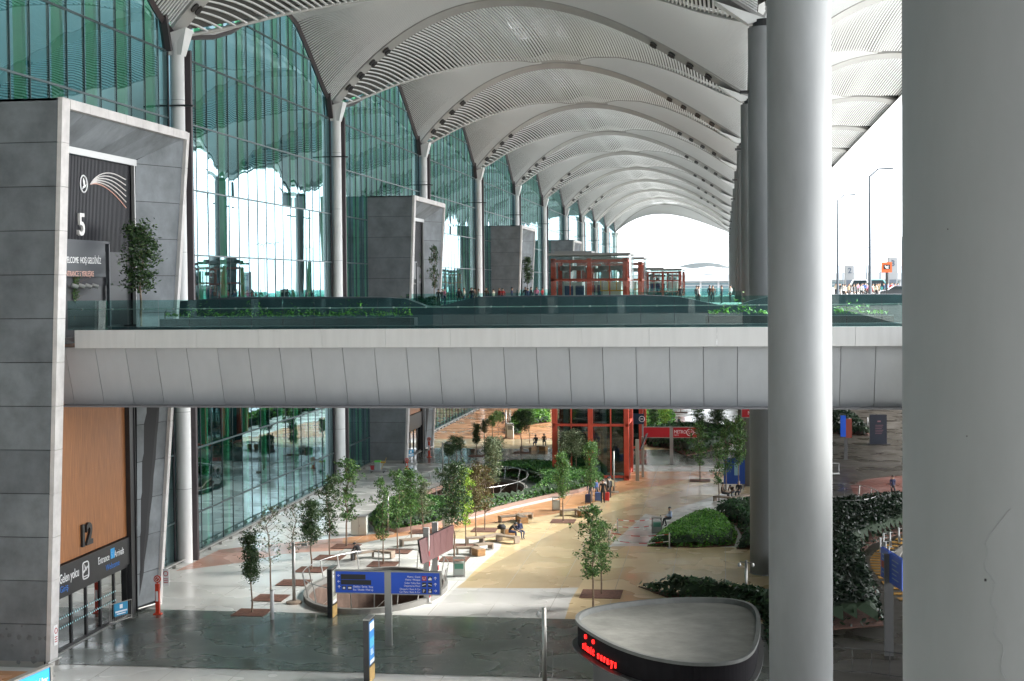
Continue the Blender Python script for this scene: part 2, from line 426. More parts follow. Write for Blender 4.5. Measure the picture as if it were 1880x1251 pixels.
for k in range(2, 13):
    Y = RIBS[k]
    where = {2: 'slim white steel column rising behind the near concrete portal beside the glass', 3: 'slim white column between the large glass bay and the second concrete portal',
             4: 'slim white column directly behind the second concrete portal', 5: 'slim white column just before the third concrete portal',
             6: 'slim white column directly behind the third concrete portal'}.get(k, 'slim white column along the glass facade, %s from the camera' % ordn[k-2])
    c = thing('canopy_column', where, 'column', (XC, Y, 0), 0, 'slim white columns along the glass facade')
    for nm, me in (('shaft', meL), ('capital', meC), ('joint', meJ), ('lamp_bracket', meB)): part(nm, me, c, (XC, Y, 0))
colR = MB(); colR.lathe([(1.08, 0), (1.08, .02), (1.03, .05), (1.03, 31.3)], 64)
bear = MB(); bear.lathe([(.75, 31.3), (.75, 31.75)], 24)
for z in (27.6,): bear.box(-1.5, -1.0, -.25, .25, z, z+.16); bear.box(1.0, 1.5, -.3, .3, z+.5, z+.66)
rcap = MB(); rcap.add([(-1.0, -.45, 31.5), (-1.0, .45, 31.5), (1.0, .45, 31.5), (1.0, -.45, 31.5), (-2.9, -.35, 32.9), (-2.9, 1.2, 32.9), (2.9, 1.2, 32.9), (2.9, -.35, 32.9), (0, -.6, 31.75), (0, .8, 31.75)], [(0, 4, 5, 1), (0, 8, 4), (1, 5, 9), (8, 9, 5, 4), (3, 2, 6, 7), (3, 7, 8), (2, 9, 6), (8, 7, 6, 9), (0, 1, 9, 8), (8, 9, 2, 3)])
meRc = rcap.mesh('capital', white); meR = colR.mesh('shaft', colm, True); autosm(meR); meBe = bear.mesh('bearing', black)
rl = {0: 'huge smooth grey round column filling the right edge of the view', 1: 'thick round column standing in front of the bridge, bright down its right side',
      2: 'round column just behind the thick foreground column, its foot hidden by dark shrubs'}
for k in range(0, 13):
    Y = RIBS[k]
    c = thing('round_column', rl.get(k, 'round column %s in the row receding behind the foreground column' % ordn[k]), 'column', (XR+.05, Y, 0), 0, 'thick round columns carrying the canopy')
    for nm, me in (('shaft', meR), ('bearing', meBe), ('capital', meRc)): part(nm, me, c, (XR+.05, Y, 0))

scar = MB()
def oncol(px, py, r=1.031):
    d = _ray(px, py); cx, cy = XR+.05, RIBS[0]; a = d[0]**2+d[1]**2; b = -2*(d[0]*cx+d[1]*cy); c_ = cx*cx+cy*cy-r*r
    disc = b*b-4*a*c_
    if disc < 0: return None
    t = (-b-math.sqrt(disc))/(2*a); return Vector((d[0]*t, d[1]*t, H+d[2]*t))
r9 = random.Random(4); pts = []
for i in range(26):
    y = 935+12.5*i; x = 1855-48*min(1, max(0, (y-935)/60)) if y < 995 else 1808+(y-995)*.14+5*math.sin(i*1.3)+r9.uniform(-3, 3)
    v = oncol(x, y)
    if v: pts.append(v)
scar.tube(pts, .0035, 5)
c0 = [o for o in bpy.data.objects if o.name == 'round_column'][0]
scar.build('plaster_scar', colm, c0)
st_ = MB()
for (x, y, s_) in ((1809, 1063, .012), (1740, 420, .006), (1775, 800, .006)):
    v = oncol(x, y, 1.033); st_.tube([v, v+Vector((0, 0, -s_*1.5))], s_*.7, 6)
st_.build('chip', dark_m, c0)
# ------------------------------------------------------------------ glass facade
fgl = glass('facade_glass', (.35, .64, .62), .27, 0, wave=.014, wscale=(1, .5, .08), facecol=(.60, .84, .90))
mull = mat('mullion', (.05, .085, .09), .4, .3); brownf = mat('brown_frame', (.045, .035, .04), .45)
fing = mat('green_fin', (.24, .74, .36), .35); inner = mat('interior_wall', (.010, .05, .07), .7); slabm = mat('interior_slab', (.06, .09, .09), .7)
facade = thing('glass_terminal_facade', 'tall dark green glass terminal wall behind the slim white columns', 'building', (XL, Y1, 0))
Yf0, Yf1 = RIBS[1], RIBS[12]
def walltop(Y):
    t = ((Y-Y1) % PIT)/PIT
    return zsur(XL, t)
TR = [2.5, 6.6, 10.7, 14.75, 18.8, 22.9, 27.0, 31.0, 35.1]
PW = PIT/18
for b in range(1, 12):
    Yb = RIBS[b]
    gl_, mu, fn, tp = MB(), MB(), MB(), MB()
    for i in range(18):
        ya, yb = Yb+i*PW+.02, Yb+(i+1)*PW-.02
        if i in (0,): ya = Yb+.9
        if i == 17: yb -= .6
        zt = max(walltop(ya), walltop(yb))+.3
        zs = [0.1]+TR
        for q in range(len(zs)):
            z0 = zs[q]; z1 = zs[q+1] if q+1 < len(zs) else 45
            z1 = min(z1, zt)
            if z1 <= z0: break
            # every pane sits a hair off true, as real panes do
            t1 = rnd.gauss(0, .0016); t2 = rnd.gauss(0, .0016); h = (z1-z0); ww = (yb-ya)
            gl_.add([(XL+t1*ww, ya, z0+.015), (XL-t1*ww, yb, z0+.015), (XL-t1*ww+t2*h, yb, z1-.015), (XL+t1*ww+t2*h, ya, z1-.015)], [(0, 1, 2, 3)])
        ym = Yb+i*PW
        if i: mu.box(XL-.12, XL+.03, ym-.02, ym+.02, 0, walltop(ym)+.2)
        if i % 2: 
            fn.box(XL-.75, XL-.3, ym-.2, ym+.2, 0, walltop(ym)+2)
    for z in TR:
        ys = [Yb+PIT*q/40 for q in range(41)]
        ok = [y for y in ys if walltop(y) > z+.2]
        if ok: mu.box(XL-.1, XL+.05, max(min(ok), Yb+.9), min(max(ok), Yb+PIT-.6), z-.05, z+.05)
    tp.tube([Vector((XL+.05, Yb+PIT*q/40, walltop(Yb+PIT*q/40)+.02)) for q in range(41)], .22, 4)
    tp.box(XL-.3, XL+1.0, Yb+.6, Yb+.9, 0, 31.2); tp.box(XL-.3, XL+.05, Yb-.62, Yb-.5, 0, 31.2)
    tp.bar((XL+.1, Yb+.72, 31), (XL+.1, Yb+2.6, 33.4), .6, .4); tp.bar((XL+.1, Yb-.72, 31), (XL+.1, Yb-1.5, 33), .5, .3)
    gl_.build('glass_bay', fgl, facade); mu.build('mullions', mull, facade); fn.build('fins', fing, facade); tp.build('bay_frame', brownf, facade)
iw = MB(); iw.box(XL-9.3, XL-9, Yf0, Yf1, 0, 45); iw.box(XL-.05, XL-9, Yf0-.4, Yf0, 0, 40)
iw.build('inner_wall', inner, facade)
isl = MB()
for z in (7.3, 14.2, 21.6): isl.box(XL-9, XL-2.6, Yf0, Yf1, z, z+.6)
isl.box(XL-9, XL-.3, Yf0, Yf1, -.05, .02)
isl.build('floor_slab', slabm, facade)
wg = MB()
for i in range(22): wg.box(XL-.02, XL, -39+4.02*i, -39+4.02*i+3.98, 0, 36)
wg.build('side_wing_glass', fgl, facade)
wg = MB(); wg.box(XL-9.3, XL-9, -39, Yf0, 0, 40); wg.build('side_wing_wall', inner, facade)
sk_ = MB(); sk_.tube([(XL+.55, Yf0, .25), (XL+.55, Yf1, .25)], .05, 6); 
y = Yf0
while y < 240: sk_.box(XL+.4, XL+.62, y-.05, y+.05, 0, .22); y += 2.06
sk_.box(XL-.1, XL+.3, Yf0, Yf1, 0, .12)
sk_.build('bumper_rail', steel, facade)

# ------------------------------------------------------------------ concrete portals
NW = .75
def portal(dy, label, first):
    p = thing('entrance_portal', label, 'portal', (-30.4, 61.6+dy, 0), 0, 'concrete entrance portals along the facade')
    Yn = 61.6+dy; Yi = Yn+NW; ZT = 25.15
    def xe(z): return -29.62+(z/ZT)*1.05       # leaning outer edge
    def xb(z): return xe(z)-.2
    n = 13; dz = ZT/n
    wl = MB(); XB = XL-.0 if dy else XL-6
    for i in range(n):
        z0, z1 = i*dz+.02, (i+1)*dz-.012
        if i == 0: z0 = .28
        wl.add([(XB, Yn, z0), (xe(z0)-.22, Yn, z0), (xe(z1)-.22, Yn, z1), (XB, Yn, z1), (XB, Yi, z0), (xe(z0)-.22, Yi, z0), (xe(z1)-.22, Yi, z1), (XB, Yi, z1)],
               [(0, 1, 2, 3), (1, 5, 6, 2), (5, 4, 7, 6), (4, 0, 3, 7), (3, 2, 6, 7), (0, 4, 5, 1)])
    wl.build('side_wall', conc, p)
    bk = MB(); bk.add([(XB, Yn+.06, 0), (xe(0)-.25, Yn+.06, 0), (xe(ZT)-.25, Yn+.06, ZT-.03), (XB, Yn+.06, ZT-.03), (XB, Yi-.06, 0), (xe(0)-.25, Yi-.06, 0), (xe(ZT)-.25, Yi-.06, ZT-.03), (XB, Yi-.06, ZT-.03)],
                     [(0, 1, 2, 3), (1, 5, 6, 2), (5, 4, 7, 6), (4, 0, 3, 7), (3, 2, 6, 7)])
    # far jamb: outer edge leans, inner edge upright
    def yo(z): return Yn+12.9+2.35*(z/ZT)
    def yi_(z): return Yn+11.2+.75*(z/ZT)
    XI = -30.15
    fj = MB()
    for i in range(n):
        z0, z1 = i*dz+.02, (i+1)*dz-.012
        if i == 0: z0 = .28
        zz1 = z1 if i < n-1 else 24.9
        fj.add([(XI, yi_(z0), z0), (xe(z0)-.16, yo(z0), z0), (xe(zz1)-.16, yo(zz1), zz1), (XI, yi_(z1), min(zz1, 23.4 if i == n-1 else 99)),
                (XI, yi_(z0)+.3, z0), (xe(z0)-.16, yo(z0)+.3, z0), (xe(zz1)-.16, yo(zz1)+.3, zz1), (XI, yi_(z1)+.3, min(zz1, 23.4 if i == n-1 else 99))],
               [(0, 1, 2, 3), (1, 5, 6, 2), (5, 4, 7, 6), (4, 0, 3, 7), (3, 2, 6, 7)])
    fj.build('far_wall', conc, p)
    bk.add([(XI, yi_(0)+.06, 0), (xe(0)-.3, yo(0)+.02, 0), (xe(ZT)-.3, yo(ZT)+.02, ZT-.5), (XI, yi_(ZT)+.06, 23.2)], [(0, 1, 2, 3)])
    bk.add([(XL, yo(0)+.35, 0), (xe(0)-.2, yo(0)+.35, 0), (xe(ZT)-.2, yo(ZT)+.35, ZT-.05), (XL, yo(ZT)+.35, ZT-.05)], [(0, 1, 2, 3)])
    bk.build('joint_backing', dark_m, p)
    # pale edge trim
    tr = MB()
    for i in range(n):
        z0, z1 = i*dz, (i+1)*dz-.015
        for (ya0, ya1, yb0, yb1) in ((Yn-.01, Yn-.01, Yn+NW+.02, Yn+NW+.02), (yo(z0)-.04, yo(z1)-.04, yo(z0)+.34, yo(z1)+.34)):
            tr.add([(xe(z0)-.2, ya0, z0), (xe(z0), ya0, z0), (xe(z1), ya1, z1), (xe(z1)-.2, ya1, z1), (xe(z0)-.2, yb0, z0), (xe(z0), yb0, z0), (xe(z1), yb1, z1), (xe(z1)-.2, yb1, z1)],
                   [(0, 1, 2, 3), (1, 5, 6, 2), (5, 4, 7, 6), (4, 0, 3, 7), (3, 2, 6, 7), (0, 4, 5, 1)])
    m_ = 7; y0, y1 = Yn+NW+.02, yo(ZT)
    for i in range(m_):
        a0, a1 = y0+(y1-y0)*i/m_+.01, y0+(y1-y0)*(i+1)/m_-.01
        tr.box(xe(ZT)-.25, xe(ZT)+.01, a0, a1, ZT-.42, ZT+.01)
    tr.box(xe(ZT)-.25, xe(ZT)+.01, Yn-.01, y0, ZT, ZT+.02)
    tr.build('edge_trim', conc_l, p)
    so = MB(); k = 7
    for i in range(k):
        a0, a1 = i/k+.001, (i+1)/k-.001
        def q(s, o): 
            yy0, yy1 = Yi, yo(ZT)
            return (xe(ZT)-.22, yy0+(yy1-yy0)*s, ZT-.4) if o else (XI, Yi+(yi_(23.4)-Yi)*s, 23.42)
        A, B, C_, D = q(a0, 1), q(a1, 1), q(a1, 0), q(a0, 0)
        up = (0, 0, .25); so.add([A, B, C_, D]+[tuple(Vector(v)+Vector(up)) for v in (A, B, C_, D)], [(0, 3, 2, 1), (4, 5, 6, 7), (0, 1, 5, 4), (1, 2, 6, 5), (2, 3, 7, 6), (3, 0, 4, 7)])
    so.build('soffit', conc, p)
    tp = MB(); tp.box(XL if dy else XL-6, xe(ZT)-.26, Yn, yo(ZT)+.3, ZT-.12, ZT-.01); tp.build('top_slab', conc, p)
    ydr = yi_(10)-.0
    # inner lining with header
    hd = MB(); hd.box(-30.3, -30.12, Yi, yi_(23.4)+.05, 23.1, 23.42); hd.box(-30.32, -30.14, yi_(20)-.14, yi_(20)-.02, 14.9, 23.1); hd.build('header_trim', chrome, p)
    up_ = MB(); up_.box(-30.5, -30.4, Yi, yi_(20)-.1, 16.9, 23.1)
    i = Yi
    while i < yi_(20)-.3: up_.box(-30.4, -30.36, i, i+.06, 18.6, 23.1); i += .16
    up_.build('black_cladding', mat('black_ribbed_panel', (.02, .02, .026), .45), p)
    lo = MB(); lo.box(-30.55, -30.45, Yi, yi_(0)-.55, 4.05, 14.2); lo.box(-30.45, -30.44, Yi, yi_(0)-.55, 8.0, 8.02); lo.build('timber_panel', wood, p)
    jb = MB(); jb.box(-30.6, -30.2, yi_(0)-.55, yi_(0)+.02, 0, 14.2); jb.box(-30.2, -30.14, yi_(0)-.03, yi_(0)+.04, 0, 14.2); jb.box(-30.6, -30.4, Yi, yi_(0)-.55, 14.2, 14.9); jb.build('black_jamb', black, p)
    # lower entrance: sign band and glass sliding doors
    sg = MB(); sg.box(-30.5, -30.3, Yi, yi_(0)-.55, 2.62, 4.0); sb = sg.build('sign_band', black, p)
    ds = MB(); ds.box(-30.58, -30.42, Yi, yi_(0)-.55, 2.45, 2.62)
    nd = 6; L = yi_(0)-.55-Yi
    for i in range(nd+1):
        yy = Yi+L*i/nd; ds.box(-30.55, -30.43, yy-.08, yy+.08, 0, 2.45)
    ds.box(-30.55, -30.44, Yi, yi_(0)-.55, 0, .14); dsr = ds.build('sliding_door', black, p)
    dg = MB()
    for i in range(nd): dg.box(-30.5, -30.49, Yi+L*i/nd+.08, Yi+L*(i+1)/nd-.08, .14, 2.45)
    dg.build('door_glass', glass('door_glass', (.2, .25, .24), .18), dsr)
    if first:
        dt = MB()
        for i in range(5):
            for q in range(7):
                for z in (1.05, 1.5):
                    yy = Yi+.35+L*i/nd+q*.22; dt.box(-30.43, -30.42, yy, yy+.07, z, z+.07)
        dt.build('door_markings', mat('marking_cyan', (.4, .75, .8), .5), dsr)
    ib = MB(); ib.box(-33, -32.9, Yi, yo(0), 0, 14.8); ib.box(-33, -30.5, Yi, Yi+.05, 0, 4.2); ib.box(-33.0, -30.6, Yi, yo(0), 4.1, 4.2); ib.box(-33, -30.5, yi_(0)-.1, yi_(0), 0, 4.2)
    ib.build('vestibule', mat('vestibule_dark', (.04, .045, .05), .7), p)
    # upper entrance
    us = MB(); us.box(-30.3, -30.22, Yi, Yi+7.3, 17.35, 19.0); us.box(-30.36, -30.2, Yi, Yi+7.8, 18.98, 19.1); us.box(-30.36, -30.2, Yi+7.7, Yi+7.85, 14.9, 19.1)
    us.build('entrance_sign', mat('sign_charcoal', (.055, .06, .068), .4), p)
    ud = MB(); ud.box(-30.5, -30.42, Yi, yi_(20)-.1, 14.9, 16.9); ud.build('upper_door', mat('door_dark', (.012, .012, .014), .3), p)
    fx = MB()
    for i in range(4): fx.tube([(-30.2, Yi+3.4+i*.75, 16.95), (-29.95, Yi+3.55+i*.75, 16.85)], .1, 8)
    fx.build('spotlight', chrome, p)
    ft = MB(); ft.tube([(xe(0)+.05, Yn-.35, .28), (xe(0)+.12, Yi+.1, .28)], .05, 6); ft.box(xe(0)-.1, xe(0)+.1, Yn-.3, Yn-.1, 0, .25); ft.box(xe(0)-.0, xe(0)+.15, Yi-.25, Yi-.1, 0, .25)
    ft.tube([(XI+.1, yi_(0)-.2, .2), (xe(0)+.1, yo(0)-.2, .2)], .05, 6); ft.box(XB, xe(0)-.3, Yn+.02, Yn+.04, 0, .28)
    ft.build('guard_rail', steel, p)
    return p, Yi, sb, yi_
P1, Yi1, sband, yif = portal(0, 'large near concrete portal with glass doors below and black panel above', True)
portal(74.5, 'second concrete portal farther along the glass facade, beside the red barrier at its foot', False)
portal(149, 'third and smallest visible concrete portal behind the red framed lift tower', False)
portal(223.5, 'distant concrete portal mostly hidden behind the red lift tower', False)
# lettering on the near portal (faces +X: baseline runs along +Y)
RX = (R_(90), 0, R_(90))
rose = mat('rose_metal', (.72, .42, .34), .4); pale = mat('pale_letter', (.72, .70, .68), .5)
z5 = AX(150, 432, -30.3)
text('5', 1.5, pale, P1, (-30.34, z5.y-.42, z5.z), RX, 'number_five', .1, bold=.02)
text('12', 1.4, black, P1, (-30.42, AX(146, 1003, -30.4).y, AX(150, 1003, -30.4).z), RX, 'number_twelve', .09, bold=.055)
q = AX(128, 483, -30.2)
text('WELCOME  HOŞ GELDİNİZ', .42, lettr, P1, (-30.21, q.y-.6, q.z), RX, 'welcome_lettering', .005, sx=.78)
text('ENTRANCE 5 YERLEŞKE', .36, rose, P1, (-30.21, q.y-.6, q.z-.62), RX, 'entrance_lettering', .005, sx=.85)
text('Gelen yolcu', .62, lettr, sband, (-30.29, AX(117, 1080, -30.3).y-.45, 3.2), RX, 'lettering', .005, sx=.7)
text('Giriş', .42, mat('blue_letter', (.05, .2, .6), .5), sband, (-30.29, AX(117, 1090, -30.3).y-.4, 2.78), RX, 'lettering', .005)
text('Entrance  5  Arrivals', .5, lettr, sband, (-30.29, AX(180, 1040, -30.3).y, 3.3), RX, 'lettering', .005, sx=.75)
text('Welcome', .42, MATS['blue_letter'], sband, (-30.29, AX(194, 1045, -30.3).y, 2.82), RX, 'lettering', .005)
pc = AX(157, 1052, -30.3)
pm = MB()
ring = [(-30.29, pc.y+.33*math.copysign(abs(math.cos(t))**.4, math.cos(t)), 3.32+.40*math.copysign(abs(math.sin(t))**.4, math.sin(t))) for t in [i*math.pi/12 for i in range(25)]]
pm.tube(ring, .035, 4, False)
pm.slab([(-30.3, pc.y-.25, 3.2), (-30.3, pc.y+.25, 3.42), (-30.3, pc.y+.2, 3.5), (-30.3, pc.y-.25, 3.3)], 0, (.02, 0, 0))
pm.slab([(-30.3, pc.y-.05, 3.3), (-30.3, pc.y+.12, 3.3), (-30.3, pc.y-.12, 3.62)], 0, (.02, 0, 0)); pm.box(-30.3, -30.28, pc.y-.22, pc.y+.22, 3.02, 3.06)
pm.build('arrival_pictogram', lettr, sband)
bs_ = MB(); bq = AX(206, 1030, -30.3); bs_.box(-30.31, -30.285, bq.y-.2, bq.y+.28, 3.3, 3.8); bs_.build('blue_square', mat('cyan_square', (.03, .35, .75), .4), sband)
# emblem: white bird in a ring with six sweeping lines
lg = MB(); lc = AX(153, 338, -30.35)
lg.tube([(-30.33, lc.y+.38*math.cos(t), lc.z+.40*math.sin(t)) for t in [i*math.pi/14 for i in range(29)]], .04, 4, False)
lg.slab([(-30.35, lc.y+dy_*.9, lc.z+dz_*.65) for dy_, dz_ in ((-.2, -.42), (-.1, -.2), (.0, -.15), (-.08, .2), (-.02, .45), (.14, .2), (.16, -.08), (.34, .0), (.2, -.2), (.0, -.3))], 0, (.03, 0, 0))
lg.build('bird_emblem', lettr, P1)
for i in range(6):
    ln = MB(); a = AX(165, 337, -30.35); pts = []
    for k in range(13):
        t = k/12; yy = a.y+4.3*t; rise = (1.55-.2*i)*math.sin(math.pi*min(1, t*1.05)**.8*.62)*1.0; zz = a.z-.05+.6*rise*(1-.25*t)-(.1+.17*i)*t**1.6*1.2
        pts.append((-30.33, yy, zz))
    ln.tube(pts, .032, 4); ln.build('sweeping_line', rose if i == 5 else pale, P1)
# ------------------------------------------------------------------ footbridge in front
YB = 64.0
def zb(py, Y=YB): return AY(700, py, Y).z
zt = AY(137, 606.8, YB).z; zbm = AY(137, 639.7, YB).z; zs_ = AY(120, 747, 65.3).z
XB0 = AY(137, 620, YB).x
stn = MB(); r7 = random.Random(2)
for (x, y, s_) in ((3, 1168, .12), (17, 1167, .10), (35, 1170, .12), (54, 1171, .14), (73, 1173, .09), (85, 1172, .12), (68, 1197, .13), (62, 1212, .16), (34, 1216, .1), (22, 1186, .08), (40, 1150, .05), (12, 1155, .06)):
    c0 = AY(x, y, 61.597); stn.add([(c0.x+s_*r7.uniform(.7, 1.1)*math.cos(a), 61.597, c0.z+s_*1.1*r7.uniform(.7, 1.1)*math.sin(a)) for a in [i*math.pi/9 for i in range(18)]], [tuple(range(18))])
stn.build('wall_stain', mat('stained_concrete', (.135, .142, .148), .8, var=.25, vscale=3), P1)
bridge = thing('footbridge', 'long white footbridge with a glass parapet crossing in front of the near portal', 'footbridge', (XB0, YB, 0))
fa = MB(); x = XB0
while x < 40:
    fa.box(x, x+2.89, YB, YB+.3, zbm, zt); x += 2.9
fa.build('fascia_band', mat('fascia_white', (.52, .52, .51), .5, var=.05, vscale=1.8, stretch=(1.5, 1, .12)), bridge)
so = MB(); seam = 1.452; x = XB0-2.1
xs0 = AY(174, 641, 64.3).x; x = xs0-3*seam
while x < 40:
    a0, a1 = x+.012, x+seam-.012
    so.add([(a0, YB+.3, zbm+.02), (a1, YB+.3, zbm+.02), (a1, YB+1.3, zs_), (a0, YB+1.3, zs_), (a0, YB+.45, zbm+.02), (a1, YB+.45, zbm+.02), (a1, YB+1.5, zs_+.05), (a0, YB+1.5, zs_+.05)],
           [(0, 3, 2, 1), (4, 5, 6, 7), (0, 1, 5, 4), (1, 2, 6, 5), (2, 3, 7, 6), (3, 0, 4, 7)])
    x += seam
so.build('soffit_cladding', panel_vary(mat('soffit_panel', (.37, .385, .40), .5, var=.035, vscale=1.6, stretch=(1, 1, .25)), .07), bridge)
dk_ = MB(); dk_.box(xs0-3*seam, 40, YB+1.48, YB+1.55, zs_+.05, zbm); dk_.box(xs0-3*seam, 40, YB+.32, YB+14, zs_+.06, zs_+.12); dk_.box(-30.3, 40, YB+.31, YB+14, zbm+.3, 14.55)
dk_.build('deck_slab', mat('deck_dark', (.16, .16, .17), .8), bridge)
pgl = glass('parapet_glass', (.74, .92, .90), .07)
pg = MB(); gt = AY(250, 551.5, YB+.15).z; x = XB0-.4
while x < 40:
    pg.box(x+.012, x+1.44, YB+.14, YB+.16, zt+.0, gt); x += 1.452
pg.build('glass_parapet', pgl, bridge)
hr = MB(); zm = AY(250, 568, YB+.2).z; hr.tube([(XB0-.4, YB+.28, zm), (40, YB+.28, zm)], .025, 6)
x = XB0+.3
while x < 40: hr.tube([(x, YB+.14, zm), (x, YB+.3, zm)], .04, 6); x += .726*2
hr.build('handrail', chrome, bridge)
# dark wavy planter wall on the far side of the bridge
YW = 77.5
pl = thing('planter_wall', 'dark wavy planter wall seen through the bridge glass', 'planter', (0, YW, 14.5))
prof = [(100, 549), (200, 545), (262, 546), (300, 556), (345, 552), (420, 546), (600, 545.5), (700, 546), (745, 549), (785, 564), (800, 565), (850, 551), (880, 545), (1000, 543), (1180, 542), (1245, 545), (1300, 556), (1320, 560), (1355, 560), (1380, 552), (1420, 543), (1500, 541), (1700, 540), (2000, 539)]
top = [AY(px, py, YW) for px, py in prof]
wv_ = MB(); n = len(top)
wv_.add([(p.x, YW, p.z) for p in top]+[(p.x, YW, 14.0) for p in top]+[(p.x, YW+1.1, p.z) for p in top]+[(p.x, YW+1.1, 14.0) for p in top],
        [(n+i, n+i+1, i+1, i) for i in range(n-1)]+[(i, i+1, 2*n+i+1, 2*n+i) for i in range(n-1)]+[(2*n+i, 2*n+i+1, 3*n+i+1, 3*n+i) for i in range(n-1)])
wv_.build('planter_shell', mat('planter_dark', (.045, .065, .075), .3, var=.2, vscale=.5), pl)
lw_ = MB(); lw_.box(-28.8, 30, 67, 67.3, 14.55, AY(700, 598, 67).z); lw_.build('inner_kerb', MATS['planter_dark'], pl)
fgt = MB()
while x < 30: fgt.box(x+.02, x+2.4, YW-.7, YW-.68, 14.6, AY(700, 548, YW-.7).z-.05); x += 2.42
fgt.build('inner_glass', pgl, pl)

# ------------------------------------------------------------------ ground and paving
def gp(pts): return [(G(x, y).x, G(x, y).y) for x, y in pts]
def pave(name, c1, c2=None, rough=.22, scale=.35, var=.1, wear=None):
    m = mat(name, c1, rough, var=var, vscale=scale, col2=c2, detail=4, bump=.03, bscale=.5, spec=.6)
    n = m.node_tree.nodes; l = m.node_tree.links; b = n['Principled BSDF']
    for x in n:
        if x.type == 'VALTORGB': x.color_ramp.elements[0].position = .12; x.color_ramp.elements[1].position = .88
        if x.type == 'BUMP': x.inputs['Strength'].default_value = .015
    tc = n.new('ShaderNodeTexCoord'); nz = n.new('ShaderNodeTexNoise'); nz.inputs['Scale'].default_value = .3; nz.inputs['Detail'].default_value = 2
    mr = n.new('ShaderNodeMapRange'); mr.inputs['From Min'].default_value = .35; mr.inputs['From Max'].default_value = .65
    mr.inputs['To Min'].default_value = rough*.6; mr.inputs['To Max'].default_value = rough*1.7
    l.new(tc.outputs['Object'], nz.inputs['Vector']); l.new(nz.outputs['Fac'], mr.inputs[0]); l.new(mr.outputs[0], b.inputs['Roughness'])
    return m
pv_white = pave('paving_white', (.60, .60, .57), (.70, .70, .67))
pv_pink = pave('paving_pink', (.50, .27, .20), (.58, .34, .26))
pv_orange = pave('paving_orange', (.55, .26, .12), (.64, .34, .18))
pv_cream = pave('paving_cream', (.64, .47, .26), (.72, .56, .34))
pv_tan = pave('paving_tan', (.42, .32, .19), (.51, .405, .26))
pv_yel = pave('paving_yellow', (.56, .43, .245), (.66, .53, .33))
pv_grey = pave('paving_pale_grey', (.50, .50, .48), (.60, .60, .58))
pv_green = pave('paving_dark_green', (.10, .12, .105), (.145, .165, .145), .22, 1.2, .3)
# scuffs in the dark bands
def scuff(m):
    n = m.node_tree.nodes; l = m.node_tree.links; b = n['Principled BSDF']
    src = b.inputs['Base Color'].links[0].from_socket
    tc = n.new('ShaderNodeTexCoord'); mp = n.new('ShaderNodeMapping'); mp.inputs['Scale'].default_value = (1, .5, 1)
    nz = n.new('ShaderNodeTexNoise'); nz.inputs['Scale'].default_value = 7; nz.inputs['Detail'].default_value = 5; nz.inputs['Distortion'].default_value = 2.5
    n2 = n.new('ShaderNodeTexNoise'); n2.inputs['Scale'].default_value = .35
    cr = n.new('ShaderNodeValToRGB'); cr.color_ramp.elements[0].position = .60; cr.color_ramp.elements[1].position = .70
    c2 = n.new('ShaderNodeValToRGB'); c2.color_ramp.elements[0].position = .45; c2.color_ramp.elements[1].position = .62
    mu_ = n.new('ShaderNodeMath'); mu_.operation = 'MULTIPLY'; m3 = n.new('ShaderNodeMath'); m3.operation = 'MULTIPLY'; m3.inputs[1].default_value = .55
    mx = n.new('ShaderNodeMixRGB'); mx.inputs[2].default_value = (.42, .43, .38, 1)
    l.new(tc.outputs['Object'], mp.inputs[0]); l.new(mp.outputs[0], nz.inputs['Vector']); l.new(tc.outputs['Object'], n2.inputs['Vector'])
    l.new(nz.outputs['Fac'], cr.inputs[0]); l.new(n2.outputs['Fac'], c2.inputs[0]); l.new(cr.outputs[0], mu_.inputs[0]); l.new(c2.outputs[0], mu_.inputs[1])
    l.new(mu_.outputs[0], m3.inputs[0]); l.new(m3.outputs[0], mx.inputs[0]); l.new(src, mx.inputs[1]); l.new(mx.outputs[0], b.inputs['Base Color'])
scuff(pv_green)
def ell(cx, cy, a, b, n=48, rz=0):
    return [(cx+a*math.cos(t)*math.cos(rz)-b*math.sin(t)*math.sin(rz), cy+a*math.cos(t)*math.sin(rz)+b*math.sin(t)*math.cos(rz)) for t in [2*math.pi*i/n for i in range(n)]]
hc1 = G(692, 1086); E1 = (hc1.x, hc1.y, 3.55, 5.5)
hc2 = G(868, 905); E2 = (hc2.x, hc2.y, 4.1, 7.0)
bm = bmesh.new()
def loop(pts):
    vs = [bm.verts.new((p[0], p[1], 0)) for p in pts]; return [bm.edges.new((vs[i], vs[(i+1) % len(vs)])) for i in range(len(vs))]
ed = loop([(-60, -40), (120, -40), (120, 500), (-60, 500)])+loop(ell(*E1))+loop(ell(*E2))
bmesh.ops.triangle_fill(bm, use_beauty=True, edges=ed)
for f in bm.faces:
    if f.normal.z < 0: f.normal_flip()
me = bpy.data.meshes.new('floor'); bm.to_mesh(me); bm.free(); me.materials.append(pv_white)
fl = bpy.data.objects.new('floor', me); COL.objects.link(fl); struct(fl)
gr = MB(); gr.add([(-3000, -600, -.4), (3000, -600, -.4), (3000, 5000, -.4), (-3000, 5000, -.4)], [(0, 1, 2, 3)])
